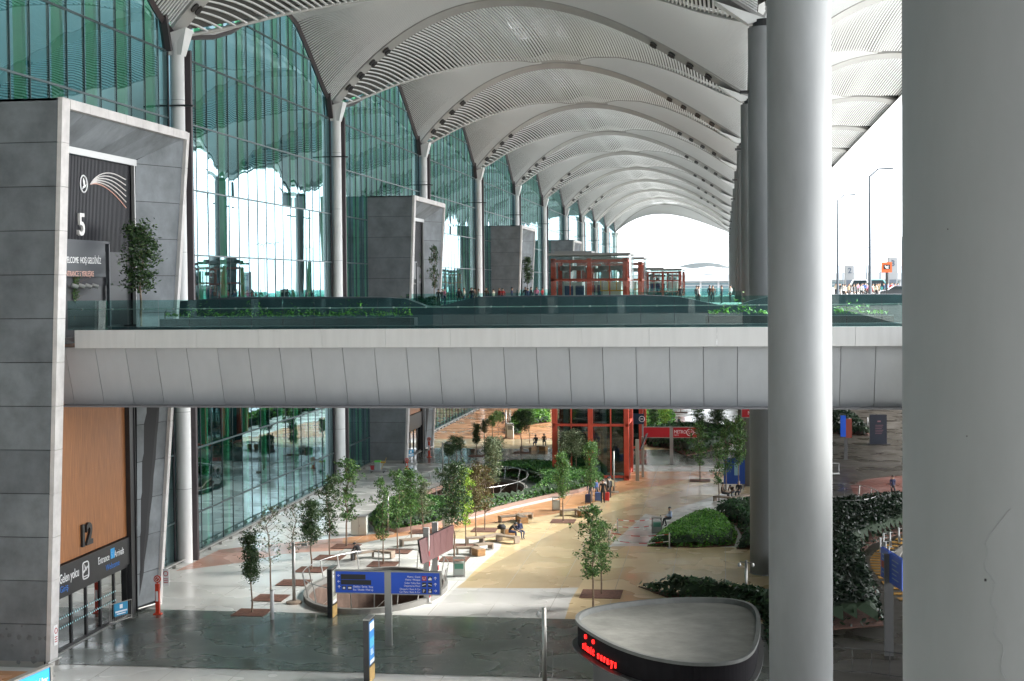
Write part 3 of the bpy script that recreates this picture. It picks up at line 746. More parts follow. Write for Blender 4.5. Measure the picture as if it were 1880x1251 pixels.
# cut away under the sunken openings by splitting into four sheets
gr = MB()
for (x0, x1, y0, y1) in ((-3000, -60.1, -600, 5000), (120.1, 3000, -600, 5000), (-60.1, 120.1, 500.1, 5000), (-60.1, 120.1, -600, -40.1)):
    gr.add([(x0, y0, -.02), (x1, y0, -.02), (x1, y1, -.02), (x0, y1, -.02)], [(0, 1, 2, 3)])
struct(gr.build('ground', mat('far_ground', (.34, .34, .32), .9, var=.2, vscale=.02)))
lay = [0]
def sheet(name, pts, m, px=True, lvl=None):
    lay[0] += 1; z = .004*(lvl or lay[0]); P = gp(pts) if px else pts
    b = bmesh.new(); vs = [b.verts.new((p[0], p[1], z)) for p in P]
    es = [b.edges.new((vs[i], vs[(i+1) % len(vs)])) for i in range(len(vs))]
    bmesh.ops.triangle_fill(b, use_beauty=True, edges=es)
    b.normal_update()
    for f in b.faces:
        if f.normal.z < 0: f.normal_flip()
    me = bpy.data.meshes.new(name); b.to_mesh(me); b.free(); me.materials.append(m)
    o = bpy.data.objects.new(name, me); COL.objects.link(o); return struct(o)
sheet('path', [(322, 1049), (402, 1010), (450, 1004), (492, 1000), (560, 994), (629, 988), (640, 998), (629, 1011), (560, 1014), (510, 1019), (445, 1033), (390, 1040)], pv_pink, lvl=1)
sheet('path', [(629, 988), (700, 979), (763, 971), (820, 962), (880, 950), (940, 935), (1017, 918), (1100, 892), (1155, 880), (1160, 866), (1400, 866), (1420, 872), (1420, 878), (1265, 879), (1233, 889), (1155, 900), (1078, 927), (1017, 945), (910, 961), (820, 974), (763, 981), (700, 990), (673, 996), (640, 1000), (629, 1011)], pv_orange, lvl=1.5)
sheet('path', [(780, 986), (820, 974), (910, 961), (1017, 945), (1078, 927), (1155, 900), (1233, 889), (1265, 879), (1420, 876), (1300, 892), (1229, 910), (1143, 938), (1053, 967), (1000, 992), (955, 1012), (905, 1038), (880, 1054), (850, 1071), (872, 1048), (897, 1026), (918, 1008), (922, 997), (880, 992), (830, 989)], pv_cream, lvl=2)
sheet('path', [(837, 1080), (860, 1063), (905, 1036), (955, 1010), (1000, 988), (1053, 963), (1143, 934), (1229, 907), (1300, 888), (1420, 878), (1420, 925), (1330, 905), (1290, 918), (1225, 950), (1175, 985), (1140, 1015), (1080, 1060), (1070, 1079), (1010, 1081)], pv_tan, lvl=3)
sheet('path', [(837, 1080), (1010, 1081), (1070, 1079), (1050, 1100), (1036, 1146), (775, 1143)], pv_grey, lvl=3.5)
sheet('path', [(1034, 1147), (1048, 1102), (1072, 1064), (1118, 1020), (1150, 1003), (1200, 1004), (1420, 1006), (1430, 1050), (1450, 1160), (1300, 1160), (1100, 1150)], pv_yel, lvl=4)
sheet('path', [(1118, 1004), (1185, 944), (1215, 950), (1240, 935), (1290, 919), (1330, 905), (1345, 912), (1240, 950), (1182, 1003)], pv_grey, lvl=4.5)
# dark bands straight across
sheet('path', [(-30.2, 62.3), (34, 62.3), (34, 73.4), (-30.2, 73.4)], pv_green, False, lvl=6)
bandB = [(-30.2, 136.5), (34, 136.5), (34, 149), (-30.2, 149)]
sheet('path', bandB, pave('paving_grey_band', (.13, .14, .125), (.18, .19, .17), .15), False, lvl=6)
sheet('path', [(-31, 149), (-2, 149), (-2, 158), (-31, 158)], pv_yel, False, lvl=5.2)
sheet('path', [(-32.5, 158), (-14, 158), (-16, 178), (-10, 215), (-32.5, 215)], pv_orange, False, lvl=5.6)
sheet('path', [(-60, 20), (-29.6, 20), (-27.5, 57), (-29.2, 60.9), (-60, 60.9)], pv_orange, False, lvl=5)
jm = MB()
for X in (-27, -24, -21, -18, -15, -12, -9, -6, -3, 0): (jm.box(X, X+.025, 40, 62.2, .0285, .030), jm.box(X, X+.025, 73.5, 136, .0285, .030))
for Y in (55.5, 79.5, 92, 104, 116, 128): jm.box(-29, 2, Y, Y+.03, .0285, .030)
struct(jm.build('paving', mat('joint_dark', (.30, .29, .26), .8)))
# concourse under the road deck: its shade is darkened into tan and brick colours
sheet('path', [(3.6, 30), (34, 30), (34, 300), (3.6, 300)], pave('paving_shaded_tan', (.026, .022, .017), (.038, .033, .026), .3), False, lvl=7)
sheet('path', [(1560, 893), (1590, 881), (1640, 875), (1720, 873), (1720, 925), (1600, 922), (1568, 908)], pave('paving_shaded_brick', (.09, .028, .02), (.12, .04, .028), .4), lvl=8)
sheet('road', [(1642, 1022), (1668, 1004), (1740, 980), (1800, 1150), (1700, 1130), (1660, 1065)], mat('asphalt', (.05, .05, .052), .8, var=.2, vscale=2), lvl=9)
kb = MB()
kp = [G(*p) for p in ((1740, 978), (1700, 985), (1668, 1003), (1648, 1018), (1640, 1030), (1643, 1045), (1655, 1060), (1680, 1090), (1720, 1120))]
for i in range(len(kp)-1): kb.bar(kp[i]+Vector((0, 0, .07)), kp[i+1]+Vector((0, 0, .07)), .5, .14)
tag(kb.build('road_kerb', mat('kerb', (.2, .19, .17), .8)), 'low pale kerb curving round the dark road end', 'kerb')
ym_ = MB()
for i in range(len(kp)-1):
    for s_ in range(3):
        a = kp[i].lerp(kp[i+1], s_/3+.05); b = kp[i].lerp(kp[i+1], s_/3+.2)
        o = Vector((-.95, .2, .045)); ym_.bar(a+o, b+o, .8, .02)
struct(ym_.build('road_marking', mat('marking_yellow', (.35, .18, .02), .7)))

# road deck above (departures level)
rd = thing('departures_road_deck', 'raised departures road deck behind the round columns carrying kerbside traffic', 'road deck', (4.3, 0, 14.5))
rm = MB(); rm.box(6.3, 30, 78.2, 620, 13.5, 14.75); rm.build('deck_slab', mat('deck_asphalt', (.32, .32, .31), .8, var=.1, vscale=.5), rd)
rm = MB(); rm.box(8.5, 30, 0, 63.5, 13.5, 14.7); rm.build('shading_slab', MATS['deck_asphalt'], rd)  # unseen run of deck added to shade the concourse below
rm = MB()
for Y in range(84, 400, 12): rm.box(6.6, 30, Y, Y+.8, 11.9, 13.5)
rm.box(6.3, 6.9, 78.2, 600, 12.0, 13.5); rm.box(6.3, 30, 78.3, 79.3, 10.7, 13.6); rm.build('beam', mat('beam_concrete', (.18, .18, .18), .8), rd)
rm = MB(); rm.box(6.35, 6.4, 90, 420, 14.75, 15.95); rm.build('edge_glass', pgl, rd)
# far upper terraces in front of each portal
for Y, ln_ in ((136, 'upper walkway in front of the second portal'), (210.5, 'upper walkway in front of the third portal')):
    t = thing('upper_terrace', ln_+' with teal glass parapet', 'terrace', (-28, Y, 14.5), 0, 'upper walkways')
    b_ = MB(); b_.box(-30.2, 4.28, Y, Y+14, 13.6, 14.75); b_.build('deck_slab', MATS['deck_asphalt'], t)
    b_ = MB(); b_.box(-29.5, 4.2, Y+.1, Y+.13, 14.75, 15.95); b_.build('edge_glass', pgl, t)
t = thing('upper_terrace', 'upper landing around the red lift tower', 'terrace', (-8, 128, 14.5), 0, 'upper walkways')
b_ = MB(); b_.box(-15.5, -6.5, 129.6, 135.9, 13.6, 14.75); b_.build('deck_slab', MATS['deck_asphalt'], t)
# near terrace planting
# back wall that closes the shaded undercroft
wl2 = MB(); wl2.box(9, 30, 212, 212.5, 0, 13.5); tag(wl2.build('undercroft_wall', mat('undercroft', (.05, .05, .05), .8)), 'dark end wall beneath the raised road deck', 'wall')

# ------------------------------------------------------------------ sunken openings with railing
brickm = mat('brown_brick', (.13, .085, .065), .8, var=.3, vscale=1.5)
def opening(E_, name, label, cat, nposts, lean=.12):
    cx, cy, a, b = E_
    t = thing(name, label, cat, (cx, cy, 0))
    n = 48
    wm = MB(); e0 = ell(cx, cy, a, b, n)
    wm.add([(p[0], p[1], z) for z in (0.02, -6) for p in e0], [(n+k, n+(k+1) % n, (k+1) % n, k) for k in range(n)])
    wm.add([(p[0], p[1], -6) for p in e0], [tuple(range(n))]); wm.build('well_wall', brickm, t)
    cm = MB(); e1 = ell(cx, cy, a+.27, b+.27, n); vs = [(p[0], p[1], .0) for p in e1]+[(p[0], p[1], .28) for p in e1]+[(p[0], p[1], .28) for p in e0]+[(p[0], p[1], -.02) for p in e0]
    cm.add(vs, [(r*n+k, r*n+(k+1) % n, (r+1)*n+(k+1) % n, (r+1)*n+k) for r in range(3) for k in range(n)]); cm.build('kerb', mat('well_kerb', (.20, .195, .18), .7), t)
    rl_ = MB(); er = ell(cx, cy, a+.32, b+.32, 64); rl_.tube([(p[0], p[1], 1.3) for p in er+[er[0]]], .022, 6, False)
    rl_.build('handrail', chrome, t)
    po = MB()
    for k in range(nposts):
        an = 2*math.pi*k/nposts; p0 = (cx+(a+.12)*math.cos(an), cy+(b+.12)*math.sin(an), .28); p1 = (cx+(a+.32)*math.cos(an), cy+(b+.32)*math.sin(an), 1.3)
        po.bar(p0, p1, .05, .05)
    po.build('posts', steel, t)
    return t
opening(E1, 'sunken_lightwell', 'oval sunken opening with steel railing behind the blue signboard', 'lightwell', 20)
opening(E2, 'sunken_lightwell', 'oval sunken opening with railing enclosed by the low hedge', 'lightwell', 16)

# ------------------------------------------------------------------ planting
hedge_leaf = leafmat('hedge_leaves', (.025, .075, .018), (.08, .22, .045), (.18, .34, .07))
dark_leaf = leafmat('shrub_leaves', (.018, .045, .02), (.045, .10, .04), (.09, .18, .07))
bright_leaf = leafmat('bright_leaves', (.05, .15, .015), (.13, .34, .04), (.26, .48, .08))
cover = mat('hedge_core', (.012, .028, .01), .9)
def inpoly(x, y, P):
    c = False; n = len(P); j = n-1
    for i in range(n):
        if (P[i][1] > y) != (P[j][1] > y) and x < (P[j][0]-P[i][0])*(y-P[i][1])/(P[j][1]-P[i][1])+P[i][0]: c = not c
        j = i
    return c
def edged(x, y, P):
    d = 1e9; n = len(P)
    for i in range(n):
        ax, ay = P[i]; bx, by = P[(i+1) % n]; dx, dy = bx-ax, by-ay; L = dx*dx+dy*dy or 1e-9
        t = max(0, min(1, ((x-ax)*dx+(y-ay)*dy)/L)); d = min(d, math.hypot(x-ax-dx*t, y-ay-dy*t))
    return d
def leafquad(mb, p, s, nrm=None, r=rnd, asp=.6):
    d = Vector((r.gauss(0, 1), r.gauss(0, 1), r.gauss(0, .6))).normalized()
    n = nrm or Vector((r.gauss(0, .7), r.gauss(0, .7), 1)).normalized()
    w_ = d.cross(n); w_ = w_.normalized()*s*asp/2 if w_.length > 1e-3 else Vector((s*.3, 0, 0)); d = d*s/2
    mb.add([p-d, p+w_, p+d+n*s*.1, p-w_], [(0, 1, 2, 3)])
def hedge(name, label, pts, h, dens, ls, m, px=True, hole=None, wall=None, wm=None, top=None, z0=0, und=.05):
    P = gp(pts) if px else pts
    xs = [p[0] for p in P]; ys = [p[1] for p in P]; x0, x1, y0, y1 = min(xs), max(xs), min(ys), max(ys)
    ar = abs(sum(P[i][0]*P[(i+1) % len(P)][1]-P[(i+1) % len(P)][0]*P[i][1] for i in range(len(P))))/2
    t = thing(name, label, 'hedge' if h > .7 else 'shrubs', ((x0+x1)/2, (y0+y1)/2, z0))
    r = random.Random(int(ar*100)); zb_ = z0+(wall or 0)
    def hh(x, y, d): return zb_+h*min(1, .35+d/.9)*(1+und*math.sin(x*.9+y*.35)*math.cos(y*.7-x*.4))
    lf = MB(); N = min(int(ar*dens), 32000); k = 0; tries = 0
    while k < N and tries < N*6:
        tries += 1; x, y = r.uniform(x0, x1), r.uniform(y0, y1)
        if not inpoly(x, y, P): continue
        if hole and ((x-hole[0])/(hole[2]+1.2))**2+((y-hole[1])/(hole[3]+1.2))**2 < 1: continue
        d = edged(x, y, P)
        if hole: d = min(d, max(0, (math.sqrt(((x-hole[0])/hole[2])**2+((y-hole[1])/hole[3])**2)-1)*hole[2]-1.1))
        z = hh(x, y, d)
        if d < .45: z = r.uniform(zb_+.03, z)
        else: z -= abs(r.gauss(0, .10))*1.0
        leafquad(lf, Vector((x, y, z)), ls*r.uniform(.7, 1.3), r=r); k += 1
    lf.build('leaves', m, t)
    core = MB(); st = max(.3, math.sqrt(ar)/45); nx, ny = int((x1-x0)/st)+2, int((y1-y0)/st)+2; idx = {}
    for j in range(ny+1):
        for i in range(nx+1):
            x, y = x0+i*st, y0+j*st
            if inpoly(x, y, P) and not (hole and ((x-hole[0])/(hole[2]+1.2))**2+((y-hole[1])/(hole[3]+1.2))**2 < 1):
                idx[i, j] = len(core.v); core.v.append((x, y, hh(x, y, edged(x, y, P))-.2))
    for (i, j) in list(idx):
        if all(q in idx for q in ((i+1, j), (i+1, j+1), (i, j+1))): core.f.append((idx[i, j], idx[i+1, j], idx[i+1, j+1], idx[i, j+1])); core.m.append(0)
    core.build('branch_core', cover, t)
    if wall:
        wb = MB(); n = len(P)
        for i in range(n): 
            a, b = Vector((*P[i], z0+wall/2+.03)), Vector((*P[(i+1) % n], z0+wall/2+.03))
            if (b-a).length > .05: wb.bar(a, b, .18, wall+.06)
        wb.build('planter_wall', wm or pv_pink, t)
    else:
        sb_ = MB(); sb_.prism(P, z0+.0, z0+.05)
        if not hole: sb_.build('soil', soil, t)
    return t
hedge('hedge', 'low clipped green hedge curving round the oval railed opening', [(676, 962), (690, 978), (730, 978), (800, 966), (860, 951), (940, 930), (1005, 915), (1060, 905), (1100, 893), (1110, 884), (1060, 872), (1000, 867), (930, 867), (872, 876), (800, 902), (740, 926), (700, 942)], .95, 75, .20, hedge_leaf, hole=E2, wall=.22, wm=pave('planter_render', (.24, .145, .11), (.30, .19, .15), .4))
hedge('hedge', 'sunlit part of the clipped hedge, painted bright, right of the taped-off area', [(1188, 1004), (1212, 986), (1240, 969), (1268, 956), (1296, 950), (1322, 955), (1345, 968), (1354, 985), (1348, 1003), (1280, 1007)], .85, 120, .17, leafmat('sunlit_hedge_leaves', (.04, .14, .02), (.13, .36, .05), (.24, .5, .08)))  # sunlit side of the hedge, sunlight put into the leaf colour
hedge('shrubs', 'shaded part of the clipped hedge, painted dark, below the round columns', [(1300, 946), (1345, 938), (1420, 934), (1440, 970), (1440, 1012), (1352, 1009), (1364, 988), (1352, 966), (1325, 952)], 1.05, 60, .22, leafmat('shaded_hedge_leaves', (.012, .045, .015), (.03, .10, .03), (.07, .17, .05)))  # same hedge out of the sun, shade put into the leaf colour
hedge('shrubs', 'dark glossy ivy bed behind the oval kiosk', [(1190, 1085), (1172, 1078), (1200, 1083), (1250, 1090), (1330, 1098), (1480, 1128), (1500, 1240), (1425, 1240), (1400, 1140), (1330, 1112), (1250, 1108)][1:], 1.1, 60, .34, dark_leaf)
shade_leaf = leafmat('shaded_shrub_leaves', (.005, .014, .007), (.012, .028, .013), (.024, .05, .022))  # shrub leaves darkened, the deck's shade is in the colour
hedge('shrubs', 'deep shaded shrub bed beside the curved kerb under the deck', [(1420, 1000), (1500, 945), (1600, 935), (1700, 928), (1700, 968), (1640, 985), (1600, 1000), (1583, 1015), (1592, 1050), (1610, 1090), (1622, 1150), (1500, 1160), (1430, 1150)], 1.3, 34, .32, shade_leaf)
hedge('hedge', 'long dark hedge behind the red metro signboard', [(1180, 800), (1190, 821), (1235, 826), (1262, 838), (1290, 832), (1330, 822), (1372, 806), (1340, 796), (1250, 792)], 1.2, 16, .42, leafmat('far_hedge_leaves', (.012, .04, .01), (.03, .09, .02), (.07, .18, .04)))
hedge('hedge', 'bright green hedge mound between lift tower and far white paving', [(1180, 800), (1180, 745), (1215, 742), (1240, 765), (1238, 782), (1215, 795)], 1.0, 14, .45, bright_leaf)
hedge('hedge', 'bright green shrubs left of the lift tower behind seated people', [(930, 795), (940, 770), (965, 745), (1010, 740), (1010, 776), (960, 783), (955, 800)], .9, 14, .45, bright_leaf)
hedge('shrubs', 'dark shrub clump in the shade beyond the blue guide sign', [(1525, 797), (1602, 802), (1580, 780), (1560, 765), (1540, 745), (1525, 745)], 1.2, 14, .5, shade_leaf)
for (lab, a, b, py) in (('strip of low green plants behind the bridge glass, left part', 305, 756, 583), ('strip of low green plants behind the bridge glass, near the middle column', 1303, 1408, 577), ('strip of low green plants behind the bridge glass, right of the column', 1532, 1632, 577)):
    pm_ = MB(); r = random.Random(a); A_, B_ = AY(a, py, 73), AY(b, py, 73)
    t = thing('low_plants', lab, 'plants', (A_.x, 73, 14.55), 0, 'plants in the bridge planter')
    for k in range(int((B_.x-A_.x)*70)):
        x = r.uniform(A_.x, B_.x); hgt = abs(r.gauss(0, .16))*(1+.6*math.sin(x*2.3)); leafquad(pm_, Vector((x, 73+r.uniform(-.35, .35), A_.z+.02+hgt*1.3)), r.uniform(.14, .26), r=r, asp=.35)
    pm_.build('leaves', bright_leaf, t)
    tb = MB(); tb.box(A_.x-.2, B_.x+.2, 72.6, 73.5, 14.56, A_.z-.08); tb.build('trough', black, t)
# ---- trees
def tree_mesh(seed, kind):
    """unit-ish tree: built at 5 m tall, crown radius about .9"""
    r = random.Random(seed); T = MB(); L = MB()
    Ht = 5.0; base = {'col': 1.9, 'sparse': 1.7, 'bush': 1.7, 'loose': 1.4, 'ball': 2.6}[kind]; rad = {'col': .55, 'sparse': .95, 'bush': .85, 'loose': 1.0, 'ball': 1.15}[kind]
    sway = [(r.gauss(0, .05), r.gauss(0, .05)) for _ in range(8)]
    pts = [Vector((sway[i][0]*i*.35, sway[i][1]*i*.35, Ht*.93*i/7)) for i in range(8)]
    T.tube(pts, [.055*(1-.75*i/7)+.006 for i in range(8)], 7)
    nb = {'col': 26, 'sparse': 24, 'bush': 26, 'loose': 24, 'ball': 22}[kind]; tips = []
    for k in range(nb):
        f = (k+.5)/nb; z = base+(Ht*.97-base)*f
        i = min(6, int(z/(Ht*.93)*7)); p = pts[i].lerp(pts[min(7, i+1)], min(1, z/(Ht*.93)*7-i))
        an = k*2.4+r.uniform(-.4, .4)
        prof = {'col': .9*min(1, 4*f+.6)*min(1, 4*(1-f)+.5), 'sparse': math.sin(math.pi*(.15+.8*f))**.7, 'bush': math.sin(math.pi*(.12+.82*f))**.6, 'loose': math.sin(math.pi*(.25+.68*f)), 'ball': math.sin(math.pi*(.1+.85*f))**.6}[kind]
        ln = rad*prof*r.uniform(.65, 1.1)
        if kind == 'loose' : ln *= (1.25 if (k//4) % 2 else .6)
        up = .35+.5*f if kind in ('sparse', 'loose') else .5
        e = p+Vector((math.cos(an)*ln, math.sin(an)*ln, ln*up)); m_ = p.lerp(e, .5)+Vector((0, 0, -.05*ln))
        T.tube([p, m_, e], [.02*(1-.5*f), .011, .004], 4, False)
        for s_ in range(3 if kind in ('sparse', 'loose') else 2):
            q = p.lerp(e, r.uniform(.3, .8)); e2 = q+Vector((r.gauss(0, .22), r.gauss(0, .22), r.uniform(.05, .35)))
            T.tube([q, e2], [.008, .003], 3, False); tips.append((e2, 1))
        tips.append((e, 1)); tips.append((m_, .7))
    cnt = {'col': 46, 'sparse': 7, 'bush': 34, 'loose': 19, 'ball': 38}[kind]; spread = {'col': .14, 'sparse': .09, 'bush': .15, 'loose': .11, 'ball': .18}[kind]; ls = {'col': .14, 'sparse': .14, 'bush': .16, 'loose': .16, 'ball': .18}[kind]
    for (p, wt) in tips:
        if kind == 'sparse' and r.random() < .35: continue
        for _ in range(int(cnt*wt*r.uniform(.5, 1.3))):
            q = p+Vector((r.gauss(0, spread), r.gauss(0, spread), r.gauss(0, spread*.8)))
            n = Vector((r.gauss(0, 1), r.gauss(0, 1), r.gauss(.4, 1))).normalized()
            leafquad(L, q, ls*r.uniform(.7, 1.4), n, r, .5)
    return T.mesh('trunk', bark), L.mesh('crown', hedge_leaf)
TM = {}
for kind, n in (('col', 2), ('sparse', 3), ('bush', 3), ('loose', 3), ('ball', 2)):
    for i in range(n): TM[kind, i] = tree_mesh(100*len(kind)+7*i+3, kind)
LEAF = {'g': leafmat('tree_leaves', (.03, .08, .02), (.10, .22, .05), (.2, .36, .08)), 'd': leafmat('dark_tree_leaves', (.02, .05, .018), (.06, .12, .04), (.13, .20, .07)),
        'y': leafmat('yellow_tree_leaves', (.10, .22, .02), (.30, .46, .05), (.5, .6, .1)), 'b': leafmat('brown_tree_leaves', (.07, .05, .02), (.18, .13, .05), (.2, .25, .07)),
        's': leafmat('silver_tree_leaves', (.07, .10, .05), (.18, .23, .12), (.33, .37, .22))}
pitm = soil
def tree(bx, by, topy, wpx, kind, var, lc, label, pit=False, z0=0, Y=None, group='young planted trees on the forecourt', rz=None):
    b = G(bx, by) if Y is None else AY(bx, by, Y)
    if Y is not None: b.z = z0
    d = b.y; ht = (AY(bx, topy, d).z-b.z); wm_ = wpx/ppm(d)
    unit = {'col': 1.35, 'sparse': 2.1, 'bush': 2.1, 'loose': 2.2, 'ball': 2.6}[kind]
    t = thing('young_tree', label, 'tree', b, rz if rz is not None else rnd.uniform(0, 6.28), group)
    me_t_, me_l_ = TM[kind, var]
    tr_ = bpy.data.objects.new('trunk', me_t_); lf_ = bpy.data.objects.new('crown', me_l_)
    for o in (tr_, lf_): COL.objects.link(o); o.parent = t; o.scale = (wm_/unit, wm_/unit, ht/5.05)
    tr_.scale = (max(.8, wm_/unit), max(.8, wm_/unit), ht/5.05)
    lf_.material_slots[0].link = 'OBJECT'; lf_.material_slots[0].material = LEAF[lc]
    if pit:
        q = MB(); s_ = .85 if pit is True else pit; q.box(-s_, s_, -s_, s_, .026, .05); o = q.build('tree_pit', soil, None); o.parent = t; o.rotation_euler = (0, 0, -t.rotation_euler[2])
    return t
TR_ = [
 (462, 1126, 978, 38, 'col', 0, 'd', 'small tree with a dense dark column crown, nearest of all by the near door', 1),
 (497, 1099, 930, 62, 'sparse', 0, 's', 'nearly bare young tree just behind the white bollard post', 1),
 (540, 1071, 925, 56, 'sparse', 1, 'd', 'bare twiggy young tree right beside the steel lamp mast with stone foot', 1),
 (572, 1047, 918, 40, 'col', 1, 'd', 'slim dense tree with narrow crown between two bare ones and the open-leaved one', 1),
 (605, 1025, 876, 56, 'loose', 0, 'd', 'open-crowned young tree in front of the second white column foot', 1),
 (636, 1004, 845, 70, 'loose', 1, 'g', 'taller airy tree whose leaves hang beside the white utility box', 1),
 (704, 1037, 880, 44, 'loose', 2, 'g', 'young tree standing right behind the left part of the stone bench with a sitter', 1),
 (730, 1013, 868, 46, 'loose', 0, 'g', 'young green tree next to the thin lamp mast by the hedge tip', 1),
 (755, 993, 862, 48, 'bush', 2, 'g', 'full green tree directly above the short bench in the tree row', False),
 (777, 977, 885, 52, 'loose', 2, 's', 'greyish small tree at the tip of the low hedge', 1),
 (834, 1028, 850, 62, 'bush', 0, 'd', 'tall dark tree in a pit behind the brown display panel', 1),
 (855, 1004, 860, 50, 'loose', 0, 'y', 'tree with striking yellow-green leaves in front of the hedge', 1),
 (874, 986, 853, 40, 'bush', 1, 'b', 'tree with brownish leaves just right of the yellow-green one', False),
 (890, 974, 858, 38, 'loose', 2, 'b', 'thin russet tree beside the bench with dark bags', 1),
 (906, 932, 802, 44, 'bush', 2, 's', 'tall grey-green tree growing inside the low hedge near the railing', False),
 (838, 862, 803, 34, 'ball', 0, 'd', 'small dark rounded tree beside the slim lamp mast at the far band', False),
 (824, 866, 812, 30, 'ball', 1, 'd', 'low dark rounded tree touching the slim lamp mast', False),
 (875, 838, 779, 18, 'col', 0, 'd', 'small lollipop tree in front of the far bench', .7),
 (890, 822, 772, 18, 'ball', 0, 'd', 'second small lollipop tree from the far bench', False),
 (904, 806, 763, 22, 'ball', 1, 'g', 'third small lollipop tree along the far orange paving', False),
 (915, 797, 756, 24, 'ball', 0, 'g', 'farthest small round tree on the orange paving by the walkers', False),
 (957, 832, 756, 42, 'ball', 1, 'd', 'umbrella-shaped tree in front of the two seated people near the lift', .8),
 (972, 815, 752, 30, 'ball', 0, 'g', 'round tree just behind the umbrella-shaped one', False),
 (905, 866, 805, 42, 'bush', 0, 'd', 'dark bushy tree in front of the far dark paving band', False),
 (1034, 958, 832, 34, 'bush', 1, 'g', 'slender tree in a pit left of the zigzag bench by the hedge', 1),
 (1048, 884, 793, 48, 'ball', 0, 's', 'round silvery tree standing against the red lift tower', False),
 (1058, 882, 800, 40, 'ball', 1, 's', 'second silvery round tree against the lift tower', False),
 (1085, 939, 811, 34, 'bush', 2, 'g', 'slender green tree beside the travellers with red suitcase', .8),
 (1089, 1116, 932, 74, 'loose', 1, 'g', 'tall open dark green tree in front on the yellow paving', False),
 (1104, 1092, 960, 52, 'loose', 2, 'g', 'tree growing from the square pit behind the foremost tree', 1.1),
 (1285, 883, 780, 40, 'loose', 0, 'g', 'young tree in a round dark pit right of the metro signboard', 1),
 (1320, 920, 815, 32, 'loose', 1, 'g', 'light green young tree by the bench with seated people', False),
 (1333, 905, 772, 36, 'loose', 2, 'g', 'thin yellowing tree behind the seated people', False),
 (1356, 905, 765, 34, 'bush', 0, 'g', 'tree directly left of the receding round columns beside the blue board', False),
 (1202, 793, 747, 32, 'bush', 1, 'd', 'dark tree growing in the bright mound beyond the lift tower', False),
 (1222, 795, 745, 30, 'loose', 0, 'y', 'light yellow-green tree on the bright mound', False),
 (1282, 800, 745, 34, 'bush', 2, 'g', 'bushy tree on the far white paving above the metro sign', False),
 (1317, 800, 745, 32, 'col', 0, 'd', 'dense dark tree on the far white paving', False),
 (1249, 758, 700, 24, 'bush', 0, 'd', 'farthest tree on the white paving in a dark pit', .9),
]
for a in TR_:
    tree(a[0], a[1], a[2], a[3], a[4], a[5], a[6], a[7], (False if a[8] is False else (True if a[8] == 1 else a[8])))
for (bx, by, ty, wp, k, v, c, Y, lab) in ((258, 552, 412, 92, 'bush', 1, 'd', 70.3, 'leafy dark tree in front of the near portal on the upper level'), (135, 552, 505, 26, 'ball', 0, 'g', 66.5, 'small green bush tree at the left edge of the upper entrance'),
      (765, 545, 460, 18, 'bush', 0, 'd', 147, 'half hidden tree at the inner corner of the second portal'), (797, 545, 453, 24, 'loose', 1, 'd', 144, 'thin open tree in front of the second portal'),
      (968, 541, 472, 24, 'bush', 2, 'd', 218, 'small tree in front of the third portal')):
    tree(bx, by, ty, wp, k, v, c, lab, False, 14.75, Y, 'trees beside the upper entrances')
for (bx, by, Y, lab) in ((635+10, 541, 146, 'low round green bush at the foot of the second portal on the left'), (793, 541, 143, 'low round green bush beneath the thin tree at the second portal')):
    b = AY(bx, by, Y); t = thing('round_bush', lab, 'bush', (b.x if bx > 700 else AY(768, by, Y).x, Y, 14.75)); q = MB(); r = random.Random(bx)
    for k in range(700):
        v = Vector((r.gauss(0, 1), r.gauss(0, 1), abs(r.gauss(0, 1)))).normalized()*r.uniform(.6, .85); leafquad(q, Vector(t.location)+v*1.1, .2, r=r)
    q.build('leaves', dark_leaf, t)

cpk = thing('rear_light_blocker', 'grey storeyed block, added unseen behind the viewpoint to cut light', 'building', (0, -40, 0)); q = MB()  # unseen mass added to shut out light from behind the camera
for k in range(10): q.box(-60, 70, -46, -40, k*4, k*4+1.3)
for k in range(17): q.box(-60+8*k, -59.3+8*k, -45.5, -40.5, 0, 38)
q.box(-60, 70, -52, -48, 0, 38); q.build('storeys', mat('blocker_concrete', (.25, .25, .25), .8), cpk)

